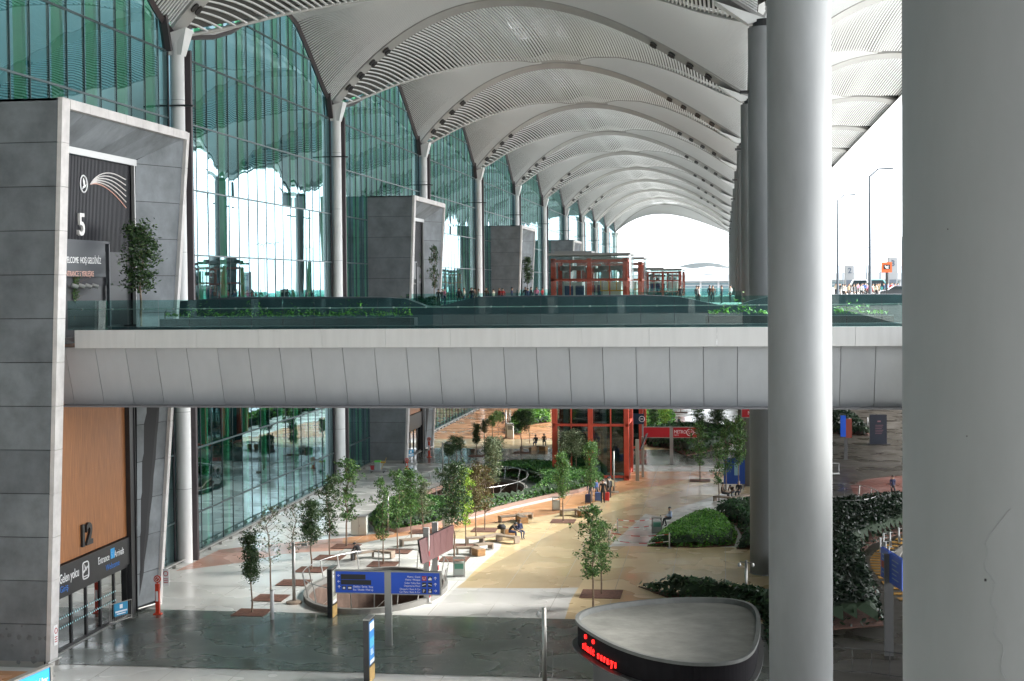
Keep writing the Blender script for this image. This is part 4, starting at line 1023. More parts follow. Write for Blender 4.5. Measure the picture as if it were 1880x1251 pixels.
# ------------------------------------------------------------------ red framed glass lift towers
lgl = glass('lift_glass', (.86, .94, .92), .08)
def lift(X1, Y0, wd, dp, label, rich=True):
    t = thing('lift_tower', label, 'lift tower', (X1-wd/2, Y0, 0), 0, 'red framed glass lift towers')
    X0 = X1-wd; ZT = 19.2; fr = MB(); cw = .55
    cw = .42
    for x in (X0+.1, X0+wd/2-cw/2, X1-cw-.1): fr.box(x, x+cw, Y0+.1, Y0+.1+cw, 0, ZT-.3)
    for x in (X0+.1, X1-cw-.1): fr.box(x, x+cw, Y0+dp-cw-.1, Y0+dp-.1, 0, ZT-.3)
    for z in (.2, 4.6, 7.6, 10.6, 14.9, 17.0, 18.6):
        fr.box(X0+.1, X1-.1, Y0+.14, Y0+.38, z, z+.2)
        for x in (X0+.12, X1-.4): fr.box(x, x+.24, Y0+.1, Y0+dp-.1, z, z+.2)
    fr.box(X0+.1, X1-.1, Y0+dp-.4, Y0+dp-.2, 18.6, 18.8)
    for x in (X0+wd*.25, X0+wd*.75): fr.box(x, x+.1, Y0+.14, Y0+.24, .2, 18.6)
    fr.build('steel_frame', red_m, t)
    g = MB(); pw = wd/4; zc = [.05, 4.6, 7.6, 10.6, 14.9, 17.0, ZT]
    for i in range(4):
        for q in range(6): g.box(X0+i*pw+.02, X0+(i+1)*pw-.02, Y0-.06, Y0-.04, zc[q]+.02, zc[q+1]-.02)
    for q in range(6):
        for i in range(3): g.box(X1+.04, X1+.06, Y0+dp*i/3+.02, Y0+dp*(i+1)/3-.02, zc[q]+.02, zc[q+1]-.02)
    for i in range(len(g.f)//6):
        zmax = max(g.v[j][2] for j in g.f[i*6])
        if zmax < 14.5: 
            for q_ in range(6): g.m[i*6+q_] = 1
            for j in range(i*8, i*8+8):
                x_, y_, z_ = g.v[j]; g.v[j] = (x_, y_+.62, z_) if y_ < Y0 else (x_-.62, y_, z_)
    g.build('glass_cladding', [lgl, glass('lift_glass_low', (.45, .56, .56), .05)], t)
    r = MB(); r.box(X0-.1, X1+.12, Y0-.15, Y0+dp+.1, ZT-.02, ZT+.16); r.box(X0+wd*.02, X0+wd*.5, Y0+dp*.4, Y0+dp, ZT+.16, ZT+.4); r.build('roof', mat('roof_pale', (.2, .2, .19), .6), t)
    ic = MB()
    for i in range(2):
        xa = X0+wd*(.14+.5*i); ic.box(xa, xa+wd*.24, Y0+dp*.35, Y0+dp*.8, 14.75, 16.9)
    ic.build('lift_car', mat('car_panel', (.55, .6, .58), .4), t)
    dd = MB()
    for i in range(2):
        xa = X0+wd*(.14+.5*i)
        if i == 0:
            for k in range(2): dd.box(xa+.1+k*.95, xa+.85+k*.95, Y0+dp*.35-.03, Y0+dp*.35, 14.9, 16.6)
    dd.build('lift_door', mat('blue_door', (.02, .06, .16), .4), t)
    mc = MB()
    for i in range(2):
        xa = X0+wd*(.1+.5*i)
        for q in range(4): mc.box(xa+wd*.03, xa+wd*.05, Y0+dp*(.3+.15*q), Y0+dp*(.33+.15*q), 0, 18.4)
        mc.box(xa, xa+wd*.34, Y0+dp*.3, Y0+dp*.36, 11, 11.4); mc.box(xa, xa+wd*.32, Y0+dp*.3, Y0+dp*.34, 17.9, 18.3); mc.box(xa+.2, xa+.9, Y0+dp*.35, Y0+dp*.6, 17.2, 17.8)
        mc.box(xa, xa+wd*.34, Y0+dp*.3, Y0+dp*.8, 13.2, 13.5)
    mc.build('guide_rail', grey_m, t)
    bk = MB(); bk.box(X0+.5, X0+wd*.42, Y0+dp-.6, Y0+dp-.5, 0, 13.2); bk.box(X0+wd*.56, X1-.6, Y0+dp-.6, Y0+dp-.5, 0, 13.2); bk.build('back_panel', mat('dark_glass_panel', (.03, .05, .055), .3), t)
    if rich:
        yb = MB()
        for (za, zb2) in ((17.1, 17.2), (16.1, 16.2)):
            yb.box(X0+wd*.62, X0+wd*.92, Y0+dp*.28, Y0+dp*.3, za, zb2)
        for k in range(4): yb.box(X0+wd*(.62+.1*k), X0+wd*(.62+.1*k)+.07, Y0+dp*.28, Y0+dp*.3, 16.1, 17.2)
        yb.build('maintenance_rail', mat('yellow_paint', (.6, .35, .03), .5), t)
        s_ = MB(); s_.box(X0+wd*.34, X0+wd*.46, Y0-.12, Y0-.08, 10.0, 11.2); s_.box(X0+wd*.7, X0+wd*.82, Y0-.12, Y0-.08, 10.0, 11.2)
        s_.build('floor_sign', mat('sign_navy', (.01, .03, .06), .4), t)
    return t
lift(-7.96, 125.6, 6.75, 6.2, 'large red framed glass lift tower rising past the bridge level')
lift(-7.96, 148.0, 6.75, 6.2, 'second red framed lift tower half hidden right behind the large one')
lift(-7.96, 281, 6.9, 6.5, 'smaller distant red framed lift tower right of the large one', False)
lift(-7.96, 306, 6.9, 6.5, 'farthest red framed lift tower showing as a thin red strip', False)

# ------------------------------------------------------------------ people (one continuous skinned body each)
def person_mesh(pose):
    J = {}; E_ = []
    def j(n, p, r): J[n] = (Vector(p), r)
    # facing -Y
    if pose in ('stand', 'walk'):
        s = .0 if pose == 'stand' else 1
        j('pel', (0, 0, .95), .135); j('bel', (0, .0, 1.1), .125); j('che', (0, .01, 1.3), .15); j('nek', (0, 0, 1.47), .06); j('hea', (0, -.02, 1.6), .095); j('top', (0, -.015, 1.70), .08)
        for sd_, k in ((-1, 'l'), (1, 'r')):
            o = s*sd_
            j('hip'+k, (sd_*.09, 0, .90), .095); j('kne'+k, (sd_*.10, -.06-.16*max(o, 0)+.03*max(-o, 0), .49), .062); j('ank'+k, (sd_*.10, .02-.20*max(o, 0)+.30*max(-o, 0), .09+.05*max(-o, 0)), .042); j('toe'+k, (sd_*.12, -.14-.22*max(o, 0)+.34*max(-o, 0), .045), .035)
            j('sho'+k, (sd_*.185, .01, 1.40), .07); j('elb'+k, (sd_*.235, .03+.08*o, 1.13), .045); j('wri'+k, (sd_*.235, -.06+.16*o, .90), .03); j('pal'+k, (sd_*.232, -.085+.18*o, .83), .032)
    elif pose == 'bent':
        j('pel', (0, 0, .56), .14); j('bel', (0, -.07, .70), .13); j('che', (0, -.24, .86), .15); j('nek', (0, -.36, .94), .06); j('hea', (0, -.46, .98), .095); j('top', (0, -.52, 1.04), .08)
        for sd_, k in ((-1, 'l'), (1, 'r')):
            j('hip'+k, (sd_*.10, -.04, .55), .10); j('kne'+k, (sd_*.13, -.46, .50), .065); j('ank'+k, (sd_*.12, -.44, .09), .042); j('toe'+k, (sd_*.13, -.60, .045), .035)
            j('sho'+k, (sd_*.18, -.27, .93), .07); j('elb'+k, (sd_*.2, -.40, .68), .045); j('wri'+k, (sd_*.1, -.58, .60), .03); j('pal'+k, (sd_*.07, -.64, .58), .032)
    else:
        j('pel', (0, 0, .56), .14); j('bel', (0, .02, .71), .13); j('che', (0, -.01, .92), .15); j('nek', (0, -.04, 1.08), .06); j('hea', (0, -.08, 1.21), .095); j('top', (0, -.08, 1.31), .08)
        for sd_, k in ((-1, 'l'), (1, 'r')):
            j('hip'+k, (sd_*.10, -.04, .55), .10); j('kne'+k, (sd_*.12, -.45, .52), .065); j('ank'+k, (sd_*.12, -.42+.08*sd_, .09), .042); j('toe'+k, (sd_*.13, -.57+.08*sd_, .045), .035)
            j('sho'+k, (sd_*.18, -.01, 1.02), .07); j('elb'+k, (sd_*.22, -.06, .77), .045); j('wri'+k, (sd_*.13, -.28, .68), .03); j('pal'+k, (sd_*.11, -.35, .67), .032)
    for k in 'lr':
        E_ += [('pel', 'hip'+k), ('hip'+k, 'kne'+k), ('kne'+k, 'ank'+k), ('ank'+k, 'toe'+k), ('che', 'sho'+k), ('sho'+k, 'elb'+k), ('elb'+k, 'wri'+k), ('wri'+k, 'pal'+k)]
    E_ += [('pel', 'bel'), ('bel', 'che'), ('che', 'nek'), ('nek', 'hea'), ('hea', 'top')]
    ks = list(J); me = bpy.data.meshes.new('sk'); me.from_pydata([J[k][0] for k in ks], [(ks.index(a), ks.index(b)) for a, b in E_], [])
    o = bpy.data.objects.new('sk', me); COL.objects.link(o); md = o.modifiers.new('s', 'SKIN'); md.branch_smoothing = .3
    for i, k in enumerate(ks):
        v = me.skin_vertices[0].data[i]; r = J[k][1]; v.radius = (r, r*(.78 if k in ('bel', 'che', 'pel') else 1)); v.use_root = (k == 'pel')
    sb = o.modifiers.new('u', 'SUBSURF'); sb.levels = 1
    dg = bpy.context.evaluated_depsgraph_get(); out = bpy.data.meshes.new_from_object(o.evaluated_get(dg)); bpy.data.objects.remove(o); bpy.data.meshes.remove(me)
    mb = MB(); mb.v = [tuple(v.co) for v in out.vertices]; mb.f = [tuple(p.vertices) for p in out.polygons]
    cat = {'hea': 0, 'top': 0, 'nek': 0, 'wri': 0, 'pal': 0, 'che': 1, 'bel': 1, 'sho': 1, 'elb': 1, 'pel': 2, 'hip': 2, 'kne': 2, 'ank': 2, 'toe': 3}
    for f in mb.f:
        c = sum((Vector(mb.v[i]) for i in f), Vector())/len(f); best = None
        for a, b in E_:
            A, B = J[a][0], J[b][0]; t = max(0, min(1, (c-A).dot(B-A)/(B-A).length_squared)); d = (c-A.lerp(B, t)).length/(J[a][1]*(1-t)+J[b][1]*t)
            kk = b if t > .5 else a
            if b[:3] in ('wri',): kk = b if t > .85 else a
            if b[:3] == 'nek': kk = b if t > .75 else a
            if best is None or d < best[0]: best = (d, cat[kk[:3]])
        mb.m.append(best[1])
    # fingers rooted inside the palm, nose, ears
    mb.mi = 0
    for sd_, k in ((-1, 'l'), (1, 'r')):
        P = J['pal'+k][0]; W_ = J['wri'+k][0]; d = (P-W_).normalized(); sx = Vector((0, 1, 0)) if abs(d.y) < .8 else Vector((1, 0, 0)); inn = Vector((-sd_, 0, 0))*.012
        for q, ln in enumerate((.062, .072, .067, .05)):
            a = P+sx*(q-1.5)*.018; b = a+d*(.03+ln*.5)+inn*.6; c = b+d*ln*.4+inn*1.6; mb.tube([a, b, c], [.010, .009, .006], 5)
        a = W_.lerp(P, .6)-sx*.025; mb.tube([a, a-sx*.03+d*.03, a-sx*.03+d*.065+inn], [.011, .010, .007], 5)
    h = J['hea'][0]; fw = Vector((0, -1, 0)) if pose != 'bent' else Vector((0, -.8, -.6)); 
    mb.tube([h+fw*.085+Vector((0, 0, .02)), h+fw*.115+Vector((0, 0, -.02))], [.008, .014], 5)
    for sd_ in (-1, 1): mb.tube([h+Vector((sd_*.085, .01, .02)), h+Vector((sd_*.1, .015, -.02))], [.02, .014], 5)
    mb.mi = 3
    for sd_ in (-1, 1):
        e = h+fw*.088+Vector((sd_*.033, 0, .025)); mb.tube([e, e+fw*.008], .008, 5)
    e = h+fw*.092+Vector((0, 0, -.05)); mb.tube([e-Vector((.022, 0, 0)), e+Vector((.022, 0, 0))], .005, 4)
    mesh = mb.mesh('person', [mat('skin', (.42, .26, .18), .6), black, black, black], True)
    hb = MB(); c = h+Vector((0, .018, .045))-fw*.012; n, m_ = 10, 6
    vs = []
    for i in range(m_+1):
        ph = math.pi*.56*i/m_
        for k in range(n):
            th = 2*math.pi*k/n; vs.append(c+Vector((.10*math.sin(ph)*math.cos(th), .112*math.sin(ph)*math.sin(th), .10*math.cos(ph))))
    hb.add(vs, [(i*n+k, i*n+(k+1) % n, (i+1)*n+(k+1) % n, (i+1)*n+k) for i in range(m_) for k in range(n)])
    hair = hb.mesh('hair', black, True)
    return mesh, hair, J
PM = {k: person_mesh(k) for k in ('stand', 'walk', 'sit', 'bent')}
CL = {'black': (.02, .02, .024), 'navy': (.02, .03, .08), 'grey': (.2, .2, .21), 'white': (.7, .7, .68), 'red': (.4, .03, .03), 'blue': (.08, .14, .35), 'khaki': (.28, .22, .13), 'pale_blue': (.3, .38, .55), 'jeans': (.05, .07, .13), 'brown': (.1, .06, .04), 'pink': (.6, .2, .3), 'cream': (.6, .52, .4)}
def person(pose, loc, rz, top, bot, label, s=1.0, hair='black', group=None, bag=None):
    mesh, hm, J = PM[pose]; o = bpy.data.objects.new('person', mesh); COL.objects.link(o); o.location = loc; o.rotation_euler = (0, 0, rz); o.scale = (s, s, s)
    for i, c in ((1, top), (2, bot), (3, 'black')):
        o.material_slots[i].link = 'OBJECT'; o.material_slots[i].material = mat('cloth_'+c, CL[c], .8, var=.15, vscale=5)
    h = bpy.data.objects.new('hair', hm); COL.objects.link(h); h.parent = o
    h.material_slots[0].link = 'OBJECT'; h.material_slots[0].material = mat('hair_'+hair, CL[hair], .7)
    tag(o, label, 'person', group)
    if bag:
        b = MB(); cz = J['che'][0]; b.box(-.15, .15, .12, .28, cz.z-.35, cz.z+.1); q = b.build('rucksack', mat('cloth_'+bag, CL[bag], .8), None); bmod(q); tag(q, '%s rucksack worn by the %s' % (bag, ' '.join(label.split()[:9])), 'rucksack')
        q.location = Vector(loc); q.rotation_euler = (0, 0, rz); q.scale = (s, s, s)
    return o
def bmod(o, w_=.04, seg=2):
    m = o.modifiers.new('b', 'BEVEL'); m.width = w_; m.segments = seg
def gg(x, y, z=0): v = G(x, y, z); return v if z == 0 else Vector((v.x, v.y, 0))
person('bent', gg(661, 1031), R_(-115), 'black', 'grey', 'person in black hunched forward on the stone bench left of the lightwell', 1.0)
person('bent', gg(934, 992), R_(100), 'black', 'navy', 'person in dark coat slumped over bags on the bench by the hedge wall', 1.05)
person('sit', gg(940, 990)+Vector((.45, .3, 0)), R_(40), 'navy', 'jeans', 'person in dark jacket sitting beside the slumped one on the bench', .95, 'brown')
person('stand', gg(1084, 922), R_(10), 'navy', 'jeans', 'traveller in navy standing leftmost of the group near the lift', 1.0)
person('stand', gg(1095, 918), R_(60), 'blue', 'black', 'traveller in blue top next to the blue suitcase', .95, 'brown')
person('stand', gg(1107, 924), R_(0), 'black', 'black', 'traveller in black with the red suitcase at the side', 1.05)
person('stand', gg(1117, 917), R_(-60), 'grey', 'black', 'traveller in grey and black at the right of the group', 1.02, bag='black')
person('stand', gg(1120, 915), R_(-120), 'khaki', 'black', 'traveller in khaki jacket turned away at the right edge of the group', 1.0, bag='khaki')
person('sit', gg(1231, 966), R_(-70), 'pale_blue', 'black', 'person in pale blue shirt sitting on the edge of the hedge bed', 1.0)
person('sit', gg(1326, 918), R_(75), 'brown', 'black', 'person in dark red-brown jacket sitting at the left end of the right-hand bench', 1.0)
person('bent', gg(1346, 916), R_(-30), 'brown', 'black', 'person bending forward in the middle of the right-hand bench', 1.0)
person('sit', gg(1357, 915), R_(-20), 'black', 'black', 'person in black sitting closest to the round columns on the bench', 1.0, 'grey')
person('sit', gg(1246, 786), R_(60), 'black', 'navy', 'person in black sitting on the far timber bench above the metro sign', 1.0)
person('sit', gg(984, 822), R_(-10), 'black', 'navy', 'left of two people seated near the lift tower, hidden partly by a tree', 1.0)
person('sit', gg(999, 820), R_(10), 'brown', 'black', 'right of two people seated near the lift tower', 1.0)
person('walk', gg(923, 779), R_(150), 'navy', 'black', 'walker in dark clothes on the far orange paving', 1.0)
person('walk', gg(935, 775), R_(190), 'cream', 'white', 'walker in pale clothes on the far orange paving', 1.0, 'brown')
person('walk', gg(1639, 914), R_(20), 'navy', 'black', 'lone person in dark clothes walking across the round brick paving in the shade', 1.0)
person('walk', gg(1661, 853), R_(-160), 'black', 'black', 'person in black pulling luggage in the shade at the thick column edge', 1.0)
person('stand', gg(1351, 800), R_(0), 'black', 'black', 'distant person in black standing by the far round column', 1.0)
ug = 'pedestrians on the upper level'
UP = [(779+26, 'black', 'leftmost pedestrian in black beside the second portal', 118), (812, 'black', 'pedestrian in black just right of the leftmost one', 118), (816, 'pink', 'pedestrian in pink between the second portal and the next column', 119),
 (843, 'black', 'pedestrian in black left of the slim column, walking', 116), (852, 'cream', 'pedestrian in cream top left of the slim column', 117), (866, 'black', 'pedestrian in black touching the slim column', 121), (871, 'brown', 'pedestrian in brown just right of the slim column foot', 124), (879, 'white', 'pedestrian in white shirt right of the slim column', 116),
 (893, 'brown', 'pedestrian in brown at the left edge of the third portal', 117), (906, 'cream', 'pedestrian in cream coat before the third portal', 115), (917, 'red', 'pedestrian in red top before the third portal', 119), (923, 'red', 'second pedestrian in dark red before the third portal', 118), (940, 'navy', 'pedestrian in navy jacket with wide shoulders before the third portal', 115),
 (965, 'black', 'small pedestrian in black at the foot of the third portal tree', 126), (969, 'navy', 'pedestrian in navy just left of the third portal edge', 120), (975, 'black', 'pedestrian in black at the third portal edge', 121), (985, 'pink', 'pedestrian in pink near the lift tower', 128), (996, 'red', 'pedestrian in red closest to the lift tower on its left', 123)]
tones = ['black', 'jeans', 'navy']
for i, (px, c, lab, Y) in enumerate(UP):
    Y = 137+(Y-115)*.55; p = AY(px, 540, Y); person('walk' if i % 2 else 'stand', (p.x, Y, 14.75), R_((i*67) % 360), c, tones[i % 3], lab, rnd.uniform(.92, 1.04), ['black', 'brown', 'black'][i % 3], ug)
for i, (px, c, lab, Y) in enumerate([(1249, 'black', 'pedestrian beside the farthest lift tower', 150), (1279, 'black', 'pedestrian in black bending near the glass parapet', 142), (1283, 'white', 'pedestrian in white top near the middle of the far parapet', 143), (1303, 'black', 'pedestrian in black among three by the far glass', 150), (1309, 'brown', 'pedestrian in brown among three by the far glass', 150), (1325, 'black', 'small pedestrian right of the three by the far glass', 170), (1341, 'white', 'pedestrian in white in front of the receding columns', 150)]):
    Y = min(Y, 149)-4*(i % 3); p = AY(px, 540, Y); person('stand', (p.x, Y, 14.75), R_(i*50), c, 'black', lab, 1.0, 'black', ug)
NTH = ['first', 'second', 'third', 'fourth', 'fifth', 'sixth', 'seventh', 'eighth', 'ninth', 'tenth', 'eleventh', 'twelfth', 'thirteenth', 'fourteenth', 'fifteenth', 'sixteenth', 'seventeenth', 'eighteenth', 'nineteenth', 'twentieth', 'twenty-first', 'twenty-second', 'twenty-third', 'twenty-fourth', 'twenty-fifth', 'twenty-sixth']
rg = random.Random(5); cs = list(CL)
for i in range(26):
    Y = rg.uniform(150, 215); px = 1534+i*4.6+rg.uniform(-1.5, 1.5); p = AY(px, 535, Y); c = cs[rg.randrange(len(cs))]
    person('stand' if i % 3 else 'walk', (p.x, Y, 14.75), rg.uniform(0, 6.2), c, 'black', 'traveller in %s top, %s from the left in the kerbside crowd' % (c.replace('_', ' '), NTH[i]), 1.0, 'black', 'kerbside crowd beyond the bridge')
def suitcase(loc, col, label, rz=0):
    t = thing('suitcase', label, 'suitcase', loc, rz); b = MB(); b.box(-.24, .24, -.14, .14, .07, .72); o = b.build('shell', mat('case_'+col, CL.get(col, (.5, .02, .02)), .4), t, world=False); bmod(o, .05)
    b = MB(); b.tube([(-.12, .1, .7), (-.12, .1, 1.02), (.12, .1, 1.02), (.12, .1, .7)], .012, 5); b.build('handle', grey_m, t, world=False)
    for sx_ in (-1, 1):
        for sy in (-1, 1):
            b = MB(); b.tube([(sx_*.2-.015, sy*.1, .035), (sx_*.2+.015, sy*.1, .035)], .035, 8); b.build('wheel', black, t, world=False)
suitcase(gg(1113, 921), 'redcase', 'bright red upright suitcase in the group near the lift')
suitcase(gg(1098, 921), 'blue', 'blue suitcase between two travellers')
suitcase(gg(1080, 925), 'navy', 'dark navy suitcase at the left of the group')
suitcase(gg(1667, 855), 'grey', 'grey suitcase pulled by the person in the shade')
for (x, y, c, lab) in ((921, 985, 'black', 'black bag lying on the bench beside the slumped person'), (951, 985, 'navy', 'dark holdall hanging off the bench end')):
    t = thing('holdall', lab, 'bag', gg(x, y)+Vector((0, 0, .47)), rnd.random()); b = MB(); b.lathe([(.05, -.0), (.28, .04), (.3, .2), (.18, .32), (.04, .34)], 12); o = b.build('bag_body', mat('cloth_'+c, CL[c], .8), t, True, world=False)
    b = MB(); b.tube([(-.15, 0, .28), (-.08, 0, .45), (.08, 0, .45), (.15, 0, .28)], .015, 5); b.build('strap', black, t, world=False)

# ------------------------------------------------------------------ benches
def bench(pts, label, ends=None, seat='stone'):
    P = [G(x, y) for x, y in pts]; t = thing('bench', label, 'bench', P[0]); zs = .46
    for i in range(len(P)-1):
        a, b = P[i], P[i+1]; d = (b-a).normalized(); s = MB(); s.bar(a+Vector((0, 0, zs-.05)), b+d*.0+Vector((0, 0, zs-.05)), .52, .1); s.build('seat', benchm if seat == 'stone' else wood2, t)
    for i, p in enumerate(P):
        q = P[min(i+1, len(P)-1)]; pr = P[max(i-1, 0)]; d = (q-pr).normalized()
        s = MB(); o = d*.05*(1 if i == 0 else -1); s.bar(p+o+Vector((0, 0, .04)), p+o+Vector((0, 0, zs-.1)), .1, .5, up=d.cross(Vector((0, 0, 1))))
        s.build('leg', wood2 if (ends and i in ends) else benchm, t)
    if ends:
        for i in ends:
            p = P[i]; q = P[i-1] if i else P[1]; d = (p-q).normalized(); s = MB(); s.bar(p-d*.75+Vector((0, 0, .24)), p+d*.02+Vector((0, 0, .24)), .54, .42)
            for k in range(3): s.bar(p-d*.76+Vector((0, 0, .12+.12*k)), p+d*.035+Vector((0, 0, .12+.12*k)), .56, .02)
            s.build('end_block', wood2, t)
bench([(648, 1029), (686, 1023), (688, 1023), (722, 1025)][0:2]+[(722, 1026)], 'angled stone bench with a hunched sitter left of the lightwell', None)
bench([(736, 1004), (774, 1000)], 'short bench in the tree row behind the blue signboard', None)
bench([(838, 1018), (868, 1017), (884, 1022)], 'zigzag bench with timber end block beside the display panel', [2])
bench([(874, 1013), (902, 1009)], 'short dark bench leg of the zigzag beyond the display panel', None)
bench([(856, 1000), (886, 998), (918, 992)], 'long low bench between the yellow tree and the sitters', None)
bench([(915, 994), (950, 999)], 'pale stone block bench below the sitters', None)
bench([(922, 984), (943, 982)], 'bench with timber end block under the slumped person', [1])
bench([(917, 960), (952, 957), (963, 962)], 'zigzag bench with timber end close to the hedge wall', [2])
bench([(950, 956), (975, 953)], 'bench wing with hollow dark end near the hedge wall', None)
bench([(1030, 948), (1060, 946), (1074, 951)], 'zigzag bench left of the slender tree with timber end', [2])
bench([(1062, 942), (1096, 941)], 'bench wing behind the front tree on the cream paving', None)
bench([(868, 833), (893, 829)], 'small far bench behind the lollipop tree', None)
bench([(957, 829), (985, 827), (1003, 828)], 'far bench carrying the two seated people near the lift', [1, 2])
bench([(1312, 921), (1345, 924), (1376, 918)], 'long bench with three seated people beside the dark shrubs', None)
bench([(1236, 787), (1248, 787)], 'far timber bench above the metro signboard', [0, 1], 'wood')

# ------------------------------------------------------------------ signs, masts, bins
def signboard(px, py, Y_ang, panels, h0, h1, post_h, label, m, frame=steel):
    """post foot pixel; panels: list of (x0, x1) metres along the board's own axis"""
    p = G(px, py); t = thing('signboard', label, 'sign', p, Y_ang); s = MB(); s.box(-.16, .16, -.09, .09, 0, post_h); s.box(-.18, .18, -.11, .11, 0, .05); s.build('post', steel, t, world=False)
    out = []
    for (a, b) in panels:
        q = MB(); q.box(a, b, -.1, .1, h0, h1); bk = q.build('panel', m, t, world=False)
        f = MB(); f.box(a-.02, b+.02, -.12, .12, h1, h1+.05); f.box(a-.02, b+.02, -.12, .12, h0-.05, h0)
        e = b if b > .5 else a
        f.box(e-.03, e+.03, -.12, .12, h0, h1); f.build('frame', frame, t, world=False); out.append(bk)
    return t, out
def stext(s, size, m, par, x, z, y=-.105, align='LEFT', sx=1): 
    o = text(s, size, m, None, (0, 0, 0), (R_(90), 0, 0), 'lettering', .004, align, 0, sx); o.parent = par; o.location = (x, y, z); return o
g0 = G(714, 1186); sc_ = ppm(g0.y)
zz0 = AY(714, 1089, g0.y).z; zz1 = AY(714, 1050, g0.y).z
t, (pa, pb) = signboard(714, 1186, 0, [(-102/sc_, -.16), (.16, 101/sc_)], zz0, zz1, zz1+.06, 'large blue double guide signboard on a steel post in front of the lightwell', blue_m)
hp = zz1-zz0
def arrow(par, x, z, s, dr, m=lettr):
    q = MB(); d = {'l': (-1, 0), 'r': (1, 0), 'u': (0, 1)}[dr]; c = Vector((x, -.112, z)); D = Vector((d[0], 0, d[1])); N = Vector((-d[1], 0, d[0])); w_ = s*.16
    q.bar(c-D*s*.5, c+D*s*.5, .012, w_, up=N); q.bar(c+D*s*.5, c+D*s*.05+N*s*.42, .012, w_, up=D.cross(Vector((0, 1, 0)))); q.bar(c+D*s*.5, c+D*s*.05-N*s*.42, .012, w_, up=D.cross(Vector((0, 1, 0)))); q.build('arrow', m, par, world=False)
L0 = -102/sc_; R0 = 101/sc_; U = hp/38.0     # one source pixel on the board
msk = MB(); msk.box(L0+11*U, L0+56*U, -.115, -.1, zz1-14*U, zz1-5*U); msk.box(L0+11*U, L0+66*U, -.115, -.1, zz1-23.5*U, zz1-15*U); msk.build('masking_tape', black, pa, world=False)
arrow(pa, L0+7*U, zz1-7.5*U, 4.6*U, 'l'); arrow(pa, L0+7*U, zz1-18*U, 4.6*U, 'l'); arrow(pa, L0+7.5*U, zz1-28*U, 5*U, 'u')
ic = MB(); ic.box(L0+13*U, L0+20*U, -.112, -.1, zz1-33*U, zz1-26*U); ic.box(L0+23*U, L0+31*U, -.112, -.1, zz1-33*U, zz1-26*U); ic.build('pictogram', black, pa, world=False)
ic = MB(); ic.box(L0+14.5*U, L0+18.5*U, -.12, -.11, zz1-31.5*U, zz1-28*U); ic.box(L0+24.2*U, L0+29.8*U, -.12, -.11, zz1-31*U, zz1-28*U); ic.build('pictogram_mark', lettr, pa, world=False)
stext('Otobüs / Servis / Araç', 5.2*U, lettr, pa, L0+33*U, zz1-28.6*U, sx=.78); stext('Bus / Shuttle / Pick Up', 5.2*U, lettr, pa, L0+33*U, zz1-34*U, sx=.78)
rows = [('Metro / Camii', 'Metro / Mosque'), ('Giden Yolcu Katı', 'Departures Floor'), ('Otopark / Rent A Car', 'Car Park / Rent A Car')]
for k, (a_, b_) in enumerate(rows):
    zt_ = zz1-(9.2+11*k)*U
    stext(a_, 4.9*U, lettr, pb, R0-36*U, zt_, align='RIGHT', sx=.85); stext(b_, 4.9*U, lettr, pb, R0-36*U, zt_-5.1*U, align='RIGHT', sx=.85); arrow(pb, R0-9*U, zt_-.5*U, 5.4*U, 'u' if k < 2 else 'r')
    q = MB(); q.box(R0-22*U, R0-15*U, -.112, -.1, zt_-5*U, zt_+3*U)
    if k: q.box(R0-33*U, R0-25.5*U, -.112, -.1, zt_-5*U, zt_+3*U)
    q.build('pictogram', black, pb, world=False)
    if not k: q = MB(); q.box(R0-33*U, R0-25*U, -.112, -.1, zt_-5*U, zt_+3.4*U); q.build('pictogram', redsign, pb, world=False)
stext('U', 8*U, lettr, pb, R0-32*U, zz1-12.8*U, -.116); stext('P', 7.6*U, lettr, pb, R0-31.6*U, zz1-35*U, -.116)
q = MB(); a_, z_ = R0-32.5*U, zz1-23*U; q.slab([(a_, -.116, z_), (a_+6*U, -.116, z_+2*U), (a_+6*U, -.116, z_+3.2*U), (a_, -.116, z_+1.6*U)], 0, (0, -.01, 0))
a_ = R0-21.5*U; q.slab([(a_, -.116, z_+2*U), (a_+6*U, -.116, z_), (a_+6*U, -.116, z_+1.4*U), (a_, -.116, z_+3.4*U)], 0, (0, -.01, 0))
z_ = zz1-13*U; q.slab([(a_, -.116, z_), (a_+6*U, -.116, z_), (a_+6*U, -.116, z_+3*U), (a_+3*U, -.116, z_+5.5*U), (a_, -.116, z_+2*U)], 0, (0, -.01, 0)); z_ = zz1-35*U; q.box(a_+.8*U, a_+5*U, -.12, -.112, z_, z_+3*U); q.box(a_+1.8*U, a_+4*U, -.12, -.112, z_+4*U, z_+6*U); q.build('pictogram_mark', lettr, pb, world=False)
# metro sign
g0 = G(1233, 853); sc_ = ppm(g0.y); zz0 = AY(1233, 803, g0.y).z; zz1 = AY(1233, 785, g0.y).z
t, (pa, pb) = signboard(1233, 853, 0, [(-52/sc_, -.16), (.16, 50/sc_)], zz0, zz1, zz1+.06, 'long red metro signboard with white lettering on a steel post', redsign)
stext('METRO', .44, lettr, pb, .24, zz0+.36, sx=.78); stext('metro', .17, lettr, pb, .24, zz0+.17); stext('U', .42, lettr, pb, 1.56, zz0+.32); arrow(pb, 2.25, zz0+.46, .34, 'r')
q = MB(); q.tube([(1.7+.3*math.cos(a), -.11, zz0+.46+.3*math.sin(a)) for a in [i*math.pi/12 for i in range(25)]], .03, 4, False); q.build('ring', lettr, pb, world=False)
